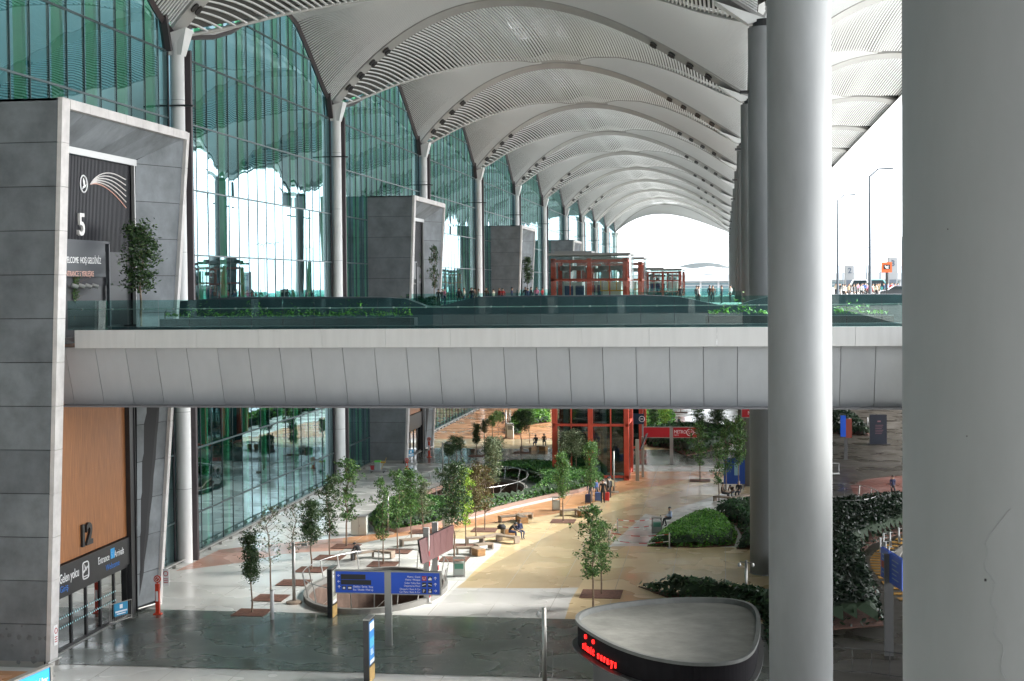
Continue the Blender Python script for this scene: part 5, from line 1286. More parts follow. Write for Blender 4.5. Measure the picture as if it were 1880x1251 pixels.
# second red sign at the round column
g0 = G(1397, 930); zz0 = AY(1378, 766, g0.y).z; zz1 = zz0+(18/ppm(g0.y))
t, (pa, pb) = signboard(1397, 930, 0, [(-34/ppm(g0.y), -.16), (.16, 30/ppm(g0.y))], zz0, zz1, zz1+.06, 'red metro signboard cut off by the round column', redsign)
stext('METRO', .40, lettr, pa, -.95, zz0+.18, sx=.78)
# navy sign
g0 = G(1176, 870)
t = thing('signboard', 'navy departures signboard hanging beside the lift tower', 'sign', (g0.x, g0.y+5, 0)); q = MB(); Ys = g0.y+5; a_ = AY(1162, 779, Ys); b_ = AY(1182, 760, Ys)
q.box(a_.x, b_.x, Ys, Ys+.12, a_.z, b_.z); pn = q.build('panel', mat('sign_navy', (.01, .03, .06), .4), t)
q = MB(); q.box(b_.x-.2, b_.x-.05, Ys+.12, Ys+.3, 0, b_.z); q.build('post', grey_m, t)
q = MB(); q.tube([((a_.x+b_.x)/2+.32+.25*math.cos(a), Ys-.03, (a_.z+b_.z)/2+.25*math.sin(a)) for a in [i*math.pi/10 for i in range(21)]], .025, 4, False); q.box((a_.x+b_.x)/2+.18, (a_.x+b_.x)/2+.46, Ys-.03, Ys, (a_.z+b_.z)/2-.03, (a_.z+b_.z)/2+.03); q.build('pictogram', lettr, t)
# tilted info frame near lift
g0 = G(1171, 883); t = thing('information_screen', 'tall steel frame with tilted dark screens beside the lift tower', 'display', g0); zt_ = AY(1170, 807, g0.y).z
q = MB(); q.box(g0.x-.18, g0.x+.12, g0.y-.12, g0.y+.12, 0, zt_); q.box(g0.x+.2, g0.x+.4, g0.y+2.2, g0.y+2.4, 0, zt_); q.build('post', steel, t)
q = MB()
for k in range(3): q.slab([(g0.x+.15, g0.y+.3+.7*k, zt_-.9), (g0.x+.6, g0.y+.3+.7*k, zt_+.3), (g0.x+.7, g0.y+.9+.7*k, zt_+.3), (g0.x+.25, g0.y+.9+.7*k, zt_-.9)], 0, (.08, 0, 0))
q.build('screen', black, t)
# brown display panel with two legs
g0 = G(784, 1107); g1 = G(800, 1094); t = thing('display_board', 'dark brown tilted display board on two grey legs by the lightwell', 'display board', g0)
for g_ in (g0, g1): q = MB(); q.box(g_.x-.15, g_.x+.15, g_.y-.12, g_.y+.12, 0, 4.0); q.box(g_.x-.25, g_.x+.3, g_.y-.2, g_.y+.2, 0, .06); q.build('leg', mat('leg_grey', (.45, .44, .42), .5), t)
def onY(x, y, Y): return AY(x, y, Y)
A1, A2, A3, A4 = onY(775, 1037, g0.y-1.2), onY(831, 1008, g1.y+1.6), onY(833, 964, g1.y+1.6), onY(769, 993, g0.y-1.2)
q = MB()
for k in range(5):
    a, b = k/5+.006, (k+1)/5-.006
    q.slab([A1.lerp(A2, a), A1.lerp(A2, b), A4.lerp(A3, b), A4.lerp(A3, a)], 0, (.0, .16, .0))
q.build('panel', mat('dark_red_panel', (.11, .045, .045), .45), t)
q = MB(); q.slab([A1.lerp(A2, 0)+Vector((-.12, .17, 0)), A1.lerp(A2, 1)+Vector((-.1, .17, 0)), A4.lerp(A3, 1)+Vector((-.1, .17, 0)), A4.lerp(A3, 0)+Vector((-.12, .17, 0))], 0, (-.02, .12, 0)); q.build('screen_back', black, t)
for g_ in (g0, g1):
    q = MB()
    for k in range(5): q.box(g_.x+.15, g_.x+.17, g_.y-.13, g_.y+.13, .3+.55*k, .55+.55*k)
    q.build('warning_tape', redsign, t)
# totems
def totem(px, py, pytop, label, kind):
    g = G(px, py); ht = AY(px, pytop, g.y).z; t = thing('info_totem', label, 'totem', g, 0, None); sc = ppm(g.y); d = .95
    q = MB(); q.box(g.x-.22, g.x+.02, g.y, g.y+d, 0, ht); o = q.build('body', black, t)
    q = MB(); q.box(g.x-.22, g.x+.06, g.y-.01, g.y+d+.01, ht, ht+.05); q.build('cap', steel, t)
    q = MB(); q.box(g.x+.02, g.x+.05, g.y+.04, g.y+d-.04, .05, ht*.25); q.build('timber_foot', mat('pale_timber', (.5, .33, .12), .5, var=.2, vscale=5), t)
    q = MB(); q.box(g.x+.02, g.x+.045, g.y+.08, g.y+d-.08, ht*.29, ht*.96)
    if kind: s_ = q.build('screen', emit('screen_blue', (.02, .16, .42), .12), t)
    else: s_ = q.build('screen', mat('poster_pale', (.6, .6, .5), .4), t)
    q = MB(); q.box(g.x+.046, g.x+.05, g.y+.1, g.y+d-.1, ht*.82, ht*.94); q.box(g.x+.046, g.x+.05, g.y+.1, g.y+d-.1, ht*.3, ht*.36); q.build('white_field', lettr, s_)
    q = MB()
    for k in range(4): q.box(g.x+.051, g.x+.054, g.y+.2, g.y+d-.25-.05*k, ht*(.44+.025*k), ht*(.453+.025*k))
    q.box(g.x+.051, g.x+.054, g.y+.25, g.y+d-.4, ht*.87, ht*.89); q.build('text_lines', lettr if kind else black, s_)
    if kind:
        q = MB(); q.box(g.x+.046, g.x+.049, g.y+.12, g.y+d-.12, ht*.56, ht*.7); q.build('picture', emit('screen_cyan', (.06, .32, .45), .12), s_)
totem(609, 1137, 1046, 'black information totem with pale poster left of the blue signboard', 0)
totem(677, 1257, 1140, 'black totem with glowing blue screen in front of the dark paving band', 1)
# slanted blue board bottom left
t = thing('signboard', 'blue direction board with white text at the bottom left corner', 'sign', G(88, 1400)); Yb_ = t.location.y
a, b = AY(92, 1224, Yb_), AY(-60, 1290, Yb_-6); nz_ = Vector((0, 0, -1.3))
q = MB(); q.slab([a, b, b+nz_, a+nz_], 0, (-.12, .02, 0)); o = q.build('panel', mat('sign_sky_blue', (.02, .30, .70), .4), t)
q = MB(); q.bar(a+Vector((-.06, 0, .04)), b+Vector((-.06, 0, .04)), .22, .08); q.box(a.x-.15, a.x+.03, a.y-.02, a.y+.16, 0, a.z+.06); q.build('frame', steel, t)
q = MB(); q.box(a.x-.14, a.x+.02, a.y-.06, a.y-.03, a.z-1.3, a.z); q.build('edge', black, t)
dv = (b-a).normalized(); xa_ = -dv; 
def on_board(s, size, off, dz_):
    o = text(s, size, lettr, None, (0, 0, 0), (0, 0, 0), 'lettering', .003, 'RIGHT', 0, .8)
    up = Vector((0, 0, 1)); n_ = xa_.cross(up).normalized(); up2 = n_.cross(xa_)*1
    o.matrix_world = Matrix([[xa_.x*.8, up2.x, n_.x, 0], [xa_.y*.8, up2.y, n_.y, 0], [xa_.z*.8, up2.z, n_.z, 0], [0, 0, 0, 1]])
    o.parent = t; m_ = o.matrix_world.copy(); pos = a+dv*off+Vector((0, 0, dz_))+n_*.02; m_.translation = pos-Vector(t.location); o.matrix_basis = m_
on_board('Otobüs / Servis / Araç', .36, .25, -.5); on_board('Bus / Shuttle / Pick Up', .36, .25, -1.0)
# lamp masts
def mast(px, py, pytop, label, kind, r_=.07):
    g = G(px, py); ht = AY(px, pytop, g.y).z; t = thing('lamp_mast', label, 'lamp mast', g); q = MB(); q.tube([(g.x, g.y, 0), (g.x, g.y, ht)], r_, 12); q.build('pole', steel, t, smooth=True)
    q = MB(); q.lathe([(.42, 0), (.42, .1), (.3, .14), (.1, .16)], 20, (g.x, g.y)); q.build('base', benchm, t)
    if kind == 'cam2':
        q = MB(); q.tube([(g.x-.32, g.y, ht-.08), (g.x+.32, g.y, ht-.14)], .03, 6); q.build('arm', steel, t)
        for s_ in (-1, 1):
            q = MB(); q.lathe([(.06, ht-.14), (.09, ht-.25), (.07, ht-.33), (.02, ht-.35)], 12, (g.x+s_*.34, g.y)); q.build('camera', chrome, t)
    elif kind == 'arm':
        q = MB(); q.bar((g.x, g.y, ht-.12), (g.x+.62, g.y-.1, ht-.05), .05, .05); q.box(g.x+.5, g.x+.8, g.y-.2, g.y, ht-.16, ht-.02); q.build('lamp_arm', steel, t)
    elif kind == 'cam1':
        q = MB(); q.bar((g.x, g.y, ht-.2), (g.x-.25, g.y, ht-.12), .04, .04); q.lathe([(.05, ht-.15), (.09, ht-.28), (.06, ht-.38)], 12, (g.x-.25, g.y)); q.build('camera', chrome, t)
    return t
mast(540, 1108, 996, 'steel mast with side lamp and stone foot beside the bare tree', 'arm', .09)
mast(1000, 1262, 1116, 'steel camera pole in the foreground at the bottom edge', 'cam1', .1)
mast(1370, 1112, 1029, 'short pole with two dome cameras behind the kiosk', 'cam2', .07)
mast(713, 981, 905, 'thin pale lamp mast with round foot at the hedge tip', 'x', .06)
mast(813, 872, 812, 'slim white mast left of the dark round trees', 'arm', .07)
mast(1127, 905, 829, 'pale steel mast beside the lift tower and the group of travellers', 'x', .07)
mast(929, 806, 753, 'tall pale mast on the far orange paving', 'x', .08)
g = G(500, 1138); t = thing('bollard', 'slim white post at the edge of the dark paving band', 'bollard', g); q = MB(); q.tube([(g.x, g.y, 0), (g.x, g.y, AY(500, 1085, g.y).z)], .1, 12); q.build('post', white, t, smooth=True); q = MB(); q.lathe([(.11, AY(500, 1085, g.y).z), (.06, AY(500, 1085, g.y).z+.06)], 12, (g.x, g.y)); q.build('cap', chrome, t)
def redpost(px, py, pt, label, round_=True):
    g = G(px, py); ht = AY(px, pt, g.y).z; t = thing('red_marker', label, 'marker post', g); q = MB(); q.box(g.x-.1, g.x+.1, g.y-.08, g.y+.08, 0, ht*.78); q.box(g.x-.2, g.x+.2, g.y-.15, g.y+.15, 0, .08); q.build('body', mat('marker_red', (.55, .05, .02), .45), t)
    q = MB(); q.bar((g.x, g.y, ht*.78), (g.x, g.y, ht*.9), .05, .05); q.tube([(g.x, g.y-.03, ht*.9), (g.x, g.y+.03, ht*.9)], .19, 16); q.build('sign_disc', MATS['marker_red'], t)
    q = MB(); q.tube([(g.x+.12*math.cos(a), g.y-.05, ht*.9+.12*math.sin(a)) for a in [i*math.pi/8 for i in range(17)]], .014, 4, False); q.bar((g.x-.05, g.y-.05, ht*.9-.06), (g.x+.03, g.y-.05, ht*.9+.07), .02, .02); q.box(g.x-.06, g.x+.06, g.y-.12, g.y-.1, ht*.35, ht*.6); q.build('white_symbol', lettr, t)
redpost(290, 1129, 1056, 'red wheelchair marker post at the near portal far wall')
redpost(788, 840, 803, 'slim red marker post at the second portal foot')
redpost(747, 862, 843, 'short red marker at the front corner of the second portal')
# crowd barrier with poster
def barrier(px, py, label, rz, poster=True, w_=1.5):
    g = G(px, py); t = thing('crowd_barrier', label, 'barrier', g, rz); q = MB()
    q.tube([(-w_/2, 0, .1), (-w_/2, 0, 1.1), (w_/2, 0, 1.1), (w_/2, 0, .1)], .025, 6); q.tube([(-w_/2, 0, .2), (w_/2, 0, .2)], .02, 6); q.build('frame', steel, t, world=False)
    q = MB()
    for k in range(1, 12): q.tube([(-w_/2+w_*k/12, 0, .2), (-w_/2+w_*k/12, 0, 1.1)], .01, 4)
    q.build('bars', steel, t, world=False)
    q = MB()
    for s_ in (-1, 1): q.tube([(s_*w_/2, -.3, .02), (s_*w_/2, -.1, .12), (s_*w_/2, .1, .12), (s_*w_/2, .3, .02)], .02, 5)
    q.build('feet', steel, t, world=False)
    if poster:
        for y_ in (-.03, .03):
            q = MB(); q.box(-.45, .45, y_-.006, y_+.006, .45, 1.08); pp = q.build('poster', mat('poster_blue', (.03, .28, .5), .5), t, world=False)
            q = MB(); q.box(-.4, .4, y_*1.3-.005, y_*1.3+.005, .62, .7); q.box(-.3, .3, y_*1.3-.005, y_*1.3+.005, .52, .57); q.box(-.1, .1, y_*1.3-.004, y_*1.3+.004, .8, 1.0); q.build('poster_print', lettr, pp, world=False)
barrier(222, 1146, 'steel crowd barrier with blue poster before the glass doors', R_(68))
barrier(754, 847, 'far crowd barrier with a blue poster before the second portal', R_(68))
barrier(1003, 1242, 'small steel stand behind the foreground camera pole', 0, False, .55)
# bins and boxes
def bin_(px, py, label, w_=.62, h=1.0, m='steel', ad=None):
    g = G(px, py); t = thing('litter_bin', label, 'bin', g, R_(8)); q = MB()
    for s_ in (-1, 1):
        for u_ in (-1, 1): q.box(s_*w_/2-.025, s_*w_/2+.025, u_*.22-.025, u_*.22+.025, 0, h)
    q.box(-w_/2-.03, w_/2+.03, -.25, .25, h-.03, h+.03); q.box(-w_/2, w_/2, -.22, .22, .04, .1); q.build('frame', steel, t, world=False)
    q = MB(); q.box(-w_/2+.04, w_/2-.04, -.18, .18, .1, h-.22); q.build('bag', mat('bin_bag', (.45, .5, .47), .3), t, world=False)
    if ad: q = MB(); q.box(-w_/2+.06, w_/2-.06, -.19, -.18, .45, h-.3); q.build('label_plate', mat('plate_green', (.1, .3, .22), .5), t, world=False)
bin_(843, 1058, 'steel litter bin with see-through bag near the zigzag bench', .62, 1.05, ad=1)
bin_(820, 970, 'round-topped pale bin standing at the hedge edge in the tree row', .5, .95)
bin_(1021, 937, 'pale bin at the end of the hedge wall', .55, .95)
bin_(1206, 979, 'steel bin between the tape barrier and the bright hedge', .62, 1.05, ad=1)
g = G(660, 982); t = thing('utility_box', 'pale green-white utility cabinet behind the airy tree', 'cabinet', g, R_(6)); q = MB(); q.box(-.52, .52, -.4, .4, .06, 1.25); o = q.build('body', mat('cabinet_paint', (.55, .6, .56), .5), t, world=False); bmod(o, .02); q = MB(); q.box(-.56, .56, -.44, .44, 1.25, 1.3); q.box(-.5, .5, -.38, .38, 0, .06); q.build('lid', grey_m, t, world=False); q = MB(); q.box(-.01, .01, -.41, -.4, .1, 1.2); q.box(.06, .1, -.43, -.4, .6, .75); q.build('door_handle', grey_m, t, world=False)
g = G(937, 806); t = thing('kiosk_terminal', 'grey-white self-service terminal beside the tall far mast', 'terminal', g); q = MB(); q.box(-.35, .35, -.2, .2, 0, 1.7); q.box(-.28, .28, -.26, -.2, .9, 1.5); q.build('body', white, t, world=False); q = MB(); q.box(-.25, .25, -.28, -.26, 1.0, 1.45); q.build('screen', grey_m, t, world=False)
# tape posts with red and white tape
tp_ = [(1134, 979), (1213, 973), (1229, 1007), (1118, 1004)]
for i, ((x, y), lab) in enumerate(zip(tp_, ('tape post at the far left of the taped-off area', 'dark tape post beside the bin', 'pale steel tape post in front of the bright hedge', 'low tape post behind the front trees'))):
    g = G(x, y); t = thing('barrier_post', lab, 'post', g); q = MB(); q.tube([(0, 0, 0), (0, 0, 1.0)], .045, 8); q.build('post', steel, t, world=False); q = MB(); q.lathe([(.18, 0), (.18, .03), (.06, .05)], 14); q.build('foot', grey_m, t, world=False)
redw = bpy.data.materials.new('tape_red_white'); redw.use_nodes = True; n = redw.node_tree.nodes; l = redw.node_tree.links
tc = n.new('ShaderNodeTexCoord'); wv = n.new('ShaderNodeTexWave'); wv.inputs['Scale'].default_value = .6; wv.bands_direction = 'DIAGONAL'; cr = n.new('ShaderNodeValToRGB'); cr.color_ramp.interpolation = 'CONSTANT'
cr.color_ramp.elements[0].color = (.5, .02, .02, 1); cr.color_ramp.elements[1].color = (.8, .8, .8, 1); cr.color_ramp.elements[1].position = .5
l.new(tc.outputs['Object'], wv.inputs[0]); l.new(wv.outputs[0], cr.inputs[0]); l.new(cr.outputs[0], n['Principled BSDF'].inputs['Base Color'])
for (i, k, lab) in ((0, 1, 'red and white tape along the far side of the closed-off patch'), (2, 3, 'red and white tape along the near side of the closed-off patch'), (0, 3, 'red and white tape along the left side of the closed-off patch')):
    A_, B_ = G(*tp_[i]), G(*tp_[k]); q = MB()
    for z in (.9, .45):
        for s_ in range(10):
            a, b = s_/10, (s_+1)/10; za = z-.18*math.sin(math.pi*a); zb2 = z-.18*math.sin(math.pi*b); q.bar(A_.lerp(B_, a)+Vector((0, 0, za)), A_.lerp(B_, b)+Vector((0, 0, zb2)), .006, .045)
    tag(q.build('barrier_tape', redw), lab, 'tape')
# luggage / cleaning trolley
g = G(694, 868); t = thing('cleaning_trolley', 'cleaning trolley with red bucket and green lid at the second portal wall', 'trolley', g); q = MB(); q.box(-.75, .75, -.3, .3, .15, .25); q.build('platform', grey_m, t, world=False)
q = MB(); q.box(-.25, .25, -.22, .22, .25, .95); q.build('grey_bin', mat('bin_grey', (.3, .35, .35), .5), t, world=False)
q = MB(); q.box(-.28, .25, -.24, .24, .95, 1.08); q.build('green_lid', mat('lid_green', (.1, .5, .05), .5), t, world=False)
q = MB(); q.lathe([(.15, .25), (.2, .6), (.2, .62)], 12, (-.52, 0)); q.build('bucket', mat('bucket_red', (.4, .03, .04), .5), t, world=False)
q = MB(); q.box(.28, .68, -.2, .2, .9, 1.0); q.tube([(.3, 0, .3), (.8, 0, 1.35)], .02, 5); q.build('tool_rack', MATS['yellow_paint'], t, world=False)
for s_ in (-.55, .55):
    for u_ in (-.25, .25): q = MB(); q.tube([(s_, u_-.02, .08), (s_, u_+.02, .08)], .08, 10); q.build('wheel', black, t, world=False)
# blue board by round column
g = G(1346, 900); t = thing('poster_board', 'big blue poster board behind the seated people', 'poster board', g); q = MB(); q.box(-.75, .95, -.05, .05, .5, 2.6); bb = q.build('board', mat('board_blue', (.01, .05, .25), .5), t, world=False); q = MB(); q.box(-.7, -.62, -.04, .04, 0, .5); q.box(.8, .88, -.04, .04, 0, .5); q.build('leg', grey_m, t, world=False); q = MB(); q.box(.1, .5, -.06, -.05, 1.2, 2.2); q.build('picture', mat('pic', (.2, .35, .4), .5), bb, world=False)
# wall stickers
for (x, y, X, lab) in ((103, 1167, None, 'no smoking sticker on the near portal edge trim'), (305, 1052, None, 'no smoking sticker on the far portal edge trim')):
    if x == 103: p = AY(103, 1167, 62.0); p = Vector((-29.55, 62.05, AY(103, 1167, 62).z))
    else: p = AY(305, 1060, 74.7); 
    t = thing('notice_sticker', lab, 'notice', p); q = MB(); q.box(0, .02, -.17, .17, -.45, .45)
    if x != 103: q = MB(); q.box(-.17, .17, -.05, -.02, -.45, .45)
    o = q.build('sheet', lettr, t, world=False)
    q = MB(); 
    if x == 103: q.tube([(.025, .12*math.cos(a), .2+.12*math.sin(a)) for a in [i*math.pi/8 for i in range(17)]], .02, 4, False); [q.box(.02, .03, -.12, .12, -.1-.1*k, -.06-.1*k) for k in range(3)]
    else: q.tube([(.12*math.cos(a), -.055, .2+.12*math.sin(a)) for a in [i*math.pi/8 for i in range(17)]], .02, 4, False); [q.box(-.12, .12, -.06, -.05, -.1-.1*k, -.06-.1*k) for k in range(3)]
    q.build('red_print', redsign, o, world=False)

# ------------------------------------------------------------------ kiosk (bottom right)
ZK = 3.5
out = [(1055, 1132), (1062, 1124), (1080, 1116), (1120, 1108), (1170, 1102), (1230, 1097), (1290, 1096), (1340, 1098), (1372, 1104), (1388, 1114), (1396, 1130), (1397, 1150), (1392, 1180), (1380, 1200), (1360, 1211), (1330, 1217), (1280, 1218), (1230, 1213), (1180, 1203), (1130, 1186), (1095, 1168), (1070, 1152), (1058, 1142)]
KP = [Vector((G(x, y, ZK).x, G(x, y, ZK).y, 0)) for x, y in out]
def smooth(P, n=3):
    for _ in range(n):
        Q = []
        for i in range(len(P)):
            a, b = P[i], P[(i+1) % len(P)]; Q += [a*.75+b*.25, a*.25+b*.75]
        P = Q
    return P
KP = smooth(KP, 2); kc = sum(KP, Vector())/len(KP)
def kin(d): return [p+(kc-p).normalized()*d for p in KP]
kio = thing('food_kiosk', 'rounded oval food kiosk with flat grey roof and glowing red lettering', 'kiosk', (kc.x, kc.y, 0))
q = MB(); i0, i1, i2 = KP, kin(.17), kin(.22); n = len(KP)
vs = [(p.x, p.y, ZK-.12) for p in i0]+[(p.x, p.y, ZK) for p in i0]+[(p.x, p.y, ZK) for p in i1]+[(p.x, p.y, ZK-.22) for p in i2]
q.add(vs, [(r*n+k, r*n+(k+1) % n, (r+1)*n+(k+1) % n, (r+1)*n+k) for r in range(3) for k in range(n)]); q.build('roof_rim', mat('kiosk_rim', (.11, .115, .11), .6, var=.15, vscale=2), kio)
q = MB(); q.add([(p.x, p.y, ZK-.20) for p in i2], [tuple(range(n))]); q.build('roof', mat('kiosk_roof', (.165, .165, .15), .7, var=.2, vscale=.9, bump=.9, bscale=1.6, detail=9), kio)
q = MB(); i3 = kin(.1); q.add([(p.x, p.y, z) for z in (ZK-1.0, ZK-.12) for p in i3], [(k, (k+1) % n, n+(k+1) % n, n+k) for k in range(n)]); q.build('fascia', mat('kiosk_fascia', (.012, .011, .013), .8, spec=.08, var=.1), kio)
i4 = kin(-.12); i5 = kin(.5); q = MB(); q.add([(p.x, p.y, z) for P_, z in ((i3, ZK-1.0), (i4, ZK-1.03), (i4, ZK-1.1), (i5, ZK-1.15)) for p in P_], [(r*n+k, r*n+(k+1) % n, (r+1)*n+(k+1) % n, (r+1)*n+k) for r in range(3) for k in range(n)]); q.build('lower_rim', mat('kiosk_lower', (.05, .05, .05), .5), kio)
i6 = kin(.75); q = MB(); q.add([(p.x, p.y, z) for z in (0, ZK-1.1) for p in i6], [(k, (k+1) % n, n+(k+1) % n, n+k) for k in range(n)]); q.build('wall', mat('kiosk_wall', (.16, .16, .16), .6), kio)
# letters follow the curve of the fascia
redl = emit('red_neon', (1, .012, .01), .55)
def along(P, s0, start):   # point and tangent at arclength s from vertex start, walking direction towards +x on the near side
    i = start; s = s0
    while True:
        a, b = P[i % n], P[(i+1) % n]; L_ = (b-a).length
        if s <= L_: return a.lerp(b, s/L_), (b-a).normalized()
        s -= L_; i += 1
# find start: vertex closest to image x 1068 on near side, direction such that x grows
def scr(p):
    c = RM.T @ (np.array([p.x, p.y, ZK-.5])-np.array([0, 0, H])); return PX+F*c[0]/-c[2], PY-F*c[1]/-c[2]
sd_i = min(range(n), key=lambda i: abs(scr(KP[i])[0]-1066)+abs(scr(KP[i])[1]-1160)*.5)
P_ = i3
if scr(P_[(sd_i+3) % n])[0] < scr(P_[sd_i])[0]: P_ = P_[::-1]; sd_i = n-1-sd_i
s = .05
q = MB()
for ch, adv in zip('simit sarayı', (.30, .20, .46, .20, .26, .22, .30, .32, .26, .32, .32, .22)):
    if ch != ' ':
        pt, tg = along(P_, s+adv/2, sd_i); nn = Vector((tg.y, -tg.x, 0)); nn = nn if nn.dot(pt-kc) > 0 else -nn
        o = text(ch, .41, redl, kio, (pt.x+nn.x*.05, pt.y+nn.y*.05, ZK-.86), (R_(90), 0, math.atan2(tg.y, tg.x)), 'lettering', .02, 'CENTER', .012)
    if ch in 'm' or (ch == 't'):
        pt, tg = along(P_, s+adv/2+.02-(.3 if ch == 'm' else 0), sd_i); nn = Vector((tg.y, -tg.x, 0)); nn = nn if nn.dot(pt-kc) > 0 else -nn
        c0 = Vector((pt.x, pt.y, ZK-.33))+nn*.03; q.tube([c0, c0+nn*.06], .085, 14)
    s += adv
q.build('red_dots', redl, kio)
# ------------------------------------------------------------------ shaded side on the right
g = G(1632, 1205); t = thing('signboard', 'blue guide signboard on a post in the shade beside the curved kerb', 'sign', g); q = MB(); q.box(-.2, .2, -.08, .08, 0, 4.6); q.build('post', mat('post_dark', (.12, .12, .12), .5), t, world=False)
A1, A2 = AY(1617, 1050, g.y-.0), AY(1655, 1090, g.y-3.0)
for (a, b, lab) in ((0, .38, 0), (.42, 1, 1)):
    p0, p1 = AY(1617, 1048, g.y+1.2).lerp(AY(1656, 1088, g.y-2.0), a), AY(1617, 1048, g.y+1.2).lerp(AY(1656, 1088, g.y-2.0), b); hgt = 1.35
    p0.z = p1.z = 4.7
    q = MB(); q.slab([p0, p1, p1-Vector((0, 0, hgt)), p0-Vector((0, 0, hgt))], 0, (.14, .12, 0)); pn = q.build('panel', mat('shade_blue', (.015, .12, .75), .4), t)
    q = MB(); dd = (p1-p0)
    for k in range(5): q.bar(p0+dd*.25+Vector((-.02, -.01, -.25-.2*k)), p0+dd*(.6 if k % 2 else .75)+Vector((-.02, -.01, -.25-.2*k)), .01, .05)
    q.build('text_lines', mat('line_blue', (.3, .5, .8), .5), pn)
    if not lab: q = MB(); q.bar(p0+dd*.2+Vector((-.03, -.02, -.7)), p0+dd*.8+Vector((-.03, -.02, -.7)), .02, .3); q.build('red_field', redsign, pn)
bl = [(1616, 1013), (1622, 1004), (1634, 1002), (1650, 994), (1626, 1020), (1632, 1030), (1638, 1040), (1643, 1052), (1650, 1062), (1656, 1074), (1662, 1084), (1665, 1098), (1616, 1008)]
bls = None
blo = sorted(bl[:12], key=lambda q: (q[1], q[0]))
for i, (x, y) in enumerate(blo):
    g = G(x, y+4)
    if bls is None:
        bls = thing('kerb_bollard', 'pale bollard at the far end of the curved kerb row', 'bollard', g, 0, 'pale bollards along the curved kerb'); q = MB(); q.tube([(0, 0, .05), (0, 0, 1.0)], .06, 8); q.build('post', white, bls, world=False); q = MB(); q.box(.05, .1, -.12, .12, 0, .45); q.box(-.15, .15, -.15, .15, 0, .05); q.build('foot', grey_m, bls, world=False)
        q = MB(); q.tube([(0, 0, .98), (.2, 0, .98)], .02, 5); q.build('arm', white, bls, world=False)
    else: dup(bls, None, g, label='pale bollard of the curved kerb row, %s from its far end' % NTH[i])
for k, (x, y) in enumerate(((1571, 780), (1593, 782))):
    dup(bls, None, G(x, y), label='pale far bollard, %s of two in the shade' % ('left' if k == 0 else 'right'))
t = thing('dark_totem', 'tall dark information totem in the shade', 'totem', G(1614, 817)); q = MB(); q.box(-.95, .75, -.2, .2, 0, 3.0+.1); o = q.build('body', mat('totem_dark', (.02, .025, .04), .4), t, world=False); q = MB(); q.box(-1.2, 1.1, -.4, .4, 0, .1); q.build('plinth', black, t, world=False); q = MB()
for k in range(6): q.box(-.4, .4-.08*(k % 3), -.22, -.2, 2.0-.17*k, 2.05-.17*k)
q.box(-.2, .15, -.22, -.2, 2.35, 2.5); q.build('print', mat('print_dim', (.25, .12, .14), .5), t, world=False)
t = thing('signboard', 'small blue and red guide sign on a post in the far shade', 'sign', G(1553, 845)); q = MB(); q.box(-.16, .16, -.06, .06, 0, 3.4); q.build('post', MATS['post_dark'], t, world=False); q = MB(); q.box(-.5, .0, -.15, -.07, 2.2, 4.2); q.build('panel', MATS['shade_blue'], t, world=False); q = MB(); q.box(.0, .55, -.15, -.07, 2.1, 3.9); q.build('panel', mat('shade_red', (.3, .06, .04), .5), t, world=False)
t = thing('railing_curve', 'curved steel railing at the bottom right in the shade', 'railing', G(1600, 1240)); q = MB(); pts = [G(x, y) for x, y in ((1440, 1228), (1529, 1236), (1600, 1240), (1668, 1250), (1760, 1270))]
for z in (1.1, .12): q.tube([p+Vector((0, 0, z)) for p in pts], .025, 6)
q.build('rail', mat('rail_dark', (.07, .07, .07), .5), t); q = MB()  # rail blackened, undercroft shade put into its colour
for i in range(len(pts)-1):
    for s_ in (0, .5): p = pts[i].lerp(pts[i+1], s_); q.tube([p, p+Vector((0, 0, 1.1))], .02, 5)
q.build('posts', MATS['rail_dark'], t)
c3 = G(1540, 935); opening((c3.x+.2, c3.y, 2.3, 4.2), 'sunken_lightwell', 'shaded round railed opening behind the foreground column', 'lightwell', 14)
t = thing('luggage_trolley', 'steel luggage trolley at the column edge in the shade', 'trolley', G(1534, 872)); q = MB(); q.tube([(-.3, 0, 1.0), (.3, 0, 1.0)], .03, 6); q.tube([(-.3, 0, 1.0), (-.3, .2, .15), (-.3, -.7, .12)], .025, 5); q.tube([(.3, 0, 1.0), (.3, .2, .15), (.3, -.7, .12)], .025, 5); q.box(-.3, .3, -.7, .15, .12, .16); q.build('frame', white, t, world=False)
for s_ in (-.28, .28): q = MB(); q.tube([(s_-.02, 0, .07), (s_+.02, 0, .07)], .07, 8); q.build('wheel', black, t, world=False)

# ------------------------------------------------------------------ upper level beyond the canopy on the right
def street_lamp(px, pytop, Y, label, arm=1.4, dbl=False):
    b = AY(px, 530, Y); zt_ = AY(px, pytop, Y).z; t = thing('street_lamp', label, 'street lamp', (b.x, Y, 14.75), 0, 'street lamps on the departures road')
    s_ = 1; q = MB(); q.tube([(b.x, Y, 14.75), (b.x, Y, zt_-.6)], [.16, .08], 10); q.build('pole', mat('pole_dark', (.07, .09, .11), .4), t)
    for sg in ((1, -1) if dbl else (1,)):
        q = MB(); q.tube([(b.x, Y, zt_-.7), (b.x+sg*.7, Y, zt_-.05), (b.x+sg*2.0, Y, zt_)], .09, 6); q.box(min(b.x+sg*1.2, b.x+sg*2.1), max(b.x+sg*1.2, b.x+sg*2.1), Y-.12, Y+.12, zt_-.05, zt_+.03); q.build('lamp_arm', MATS['pole_dark'], t)
street_lamp(1538, 358, 173, 'tall street lamp just right of the foreground column')
street_lamp(1597, 310, 133, 'tallest and nearest street lamp between the two thick columns')
street_lamp(1616, 442, 360, 'distant double-armed street lamp behind the orange sign', dbl=True)
street_lamp(1656, 431, 330, 'distant double-armed street lamp at the edge of the thick column', dbl=True)
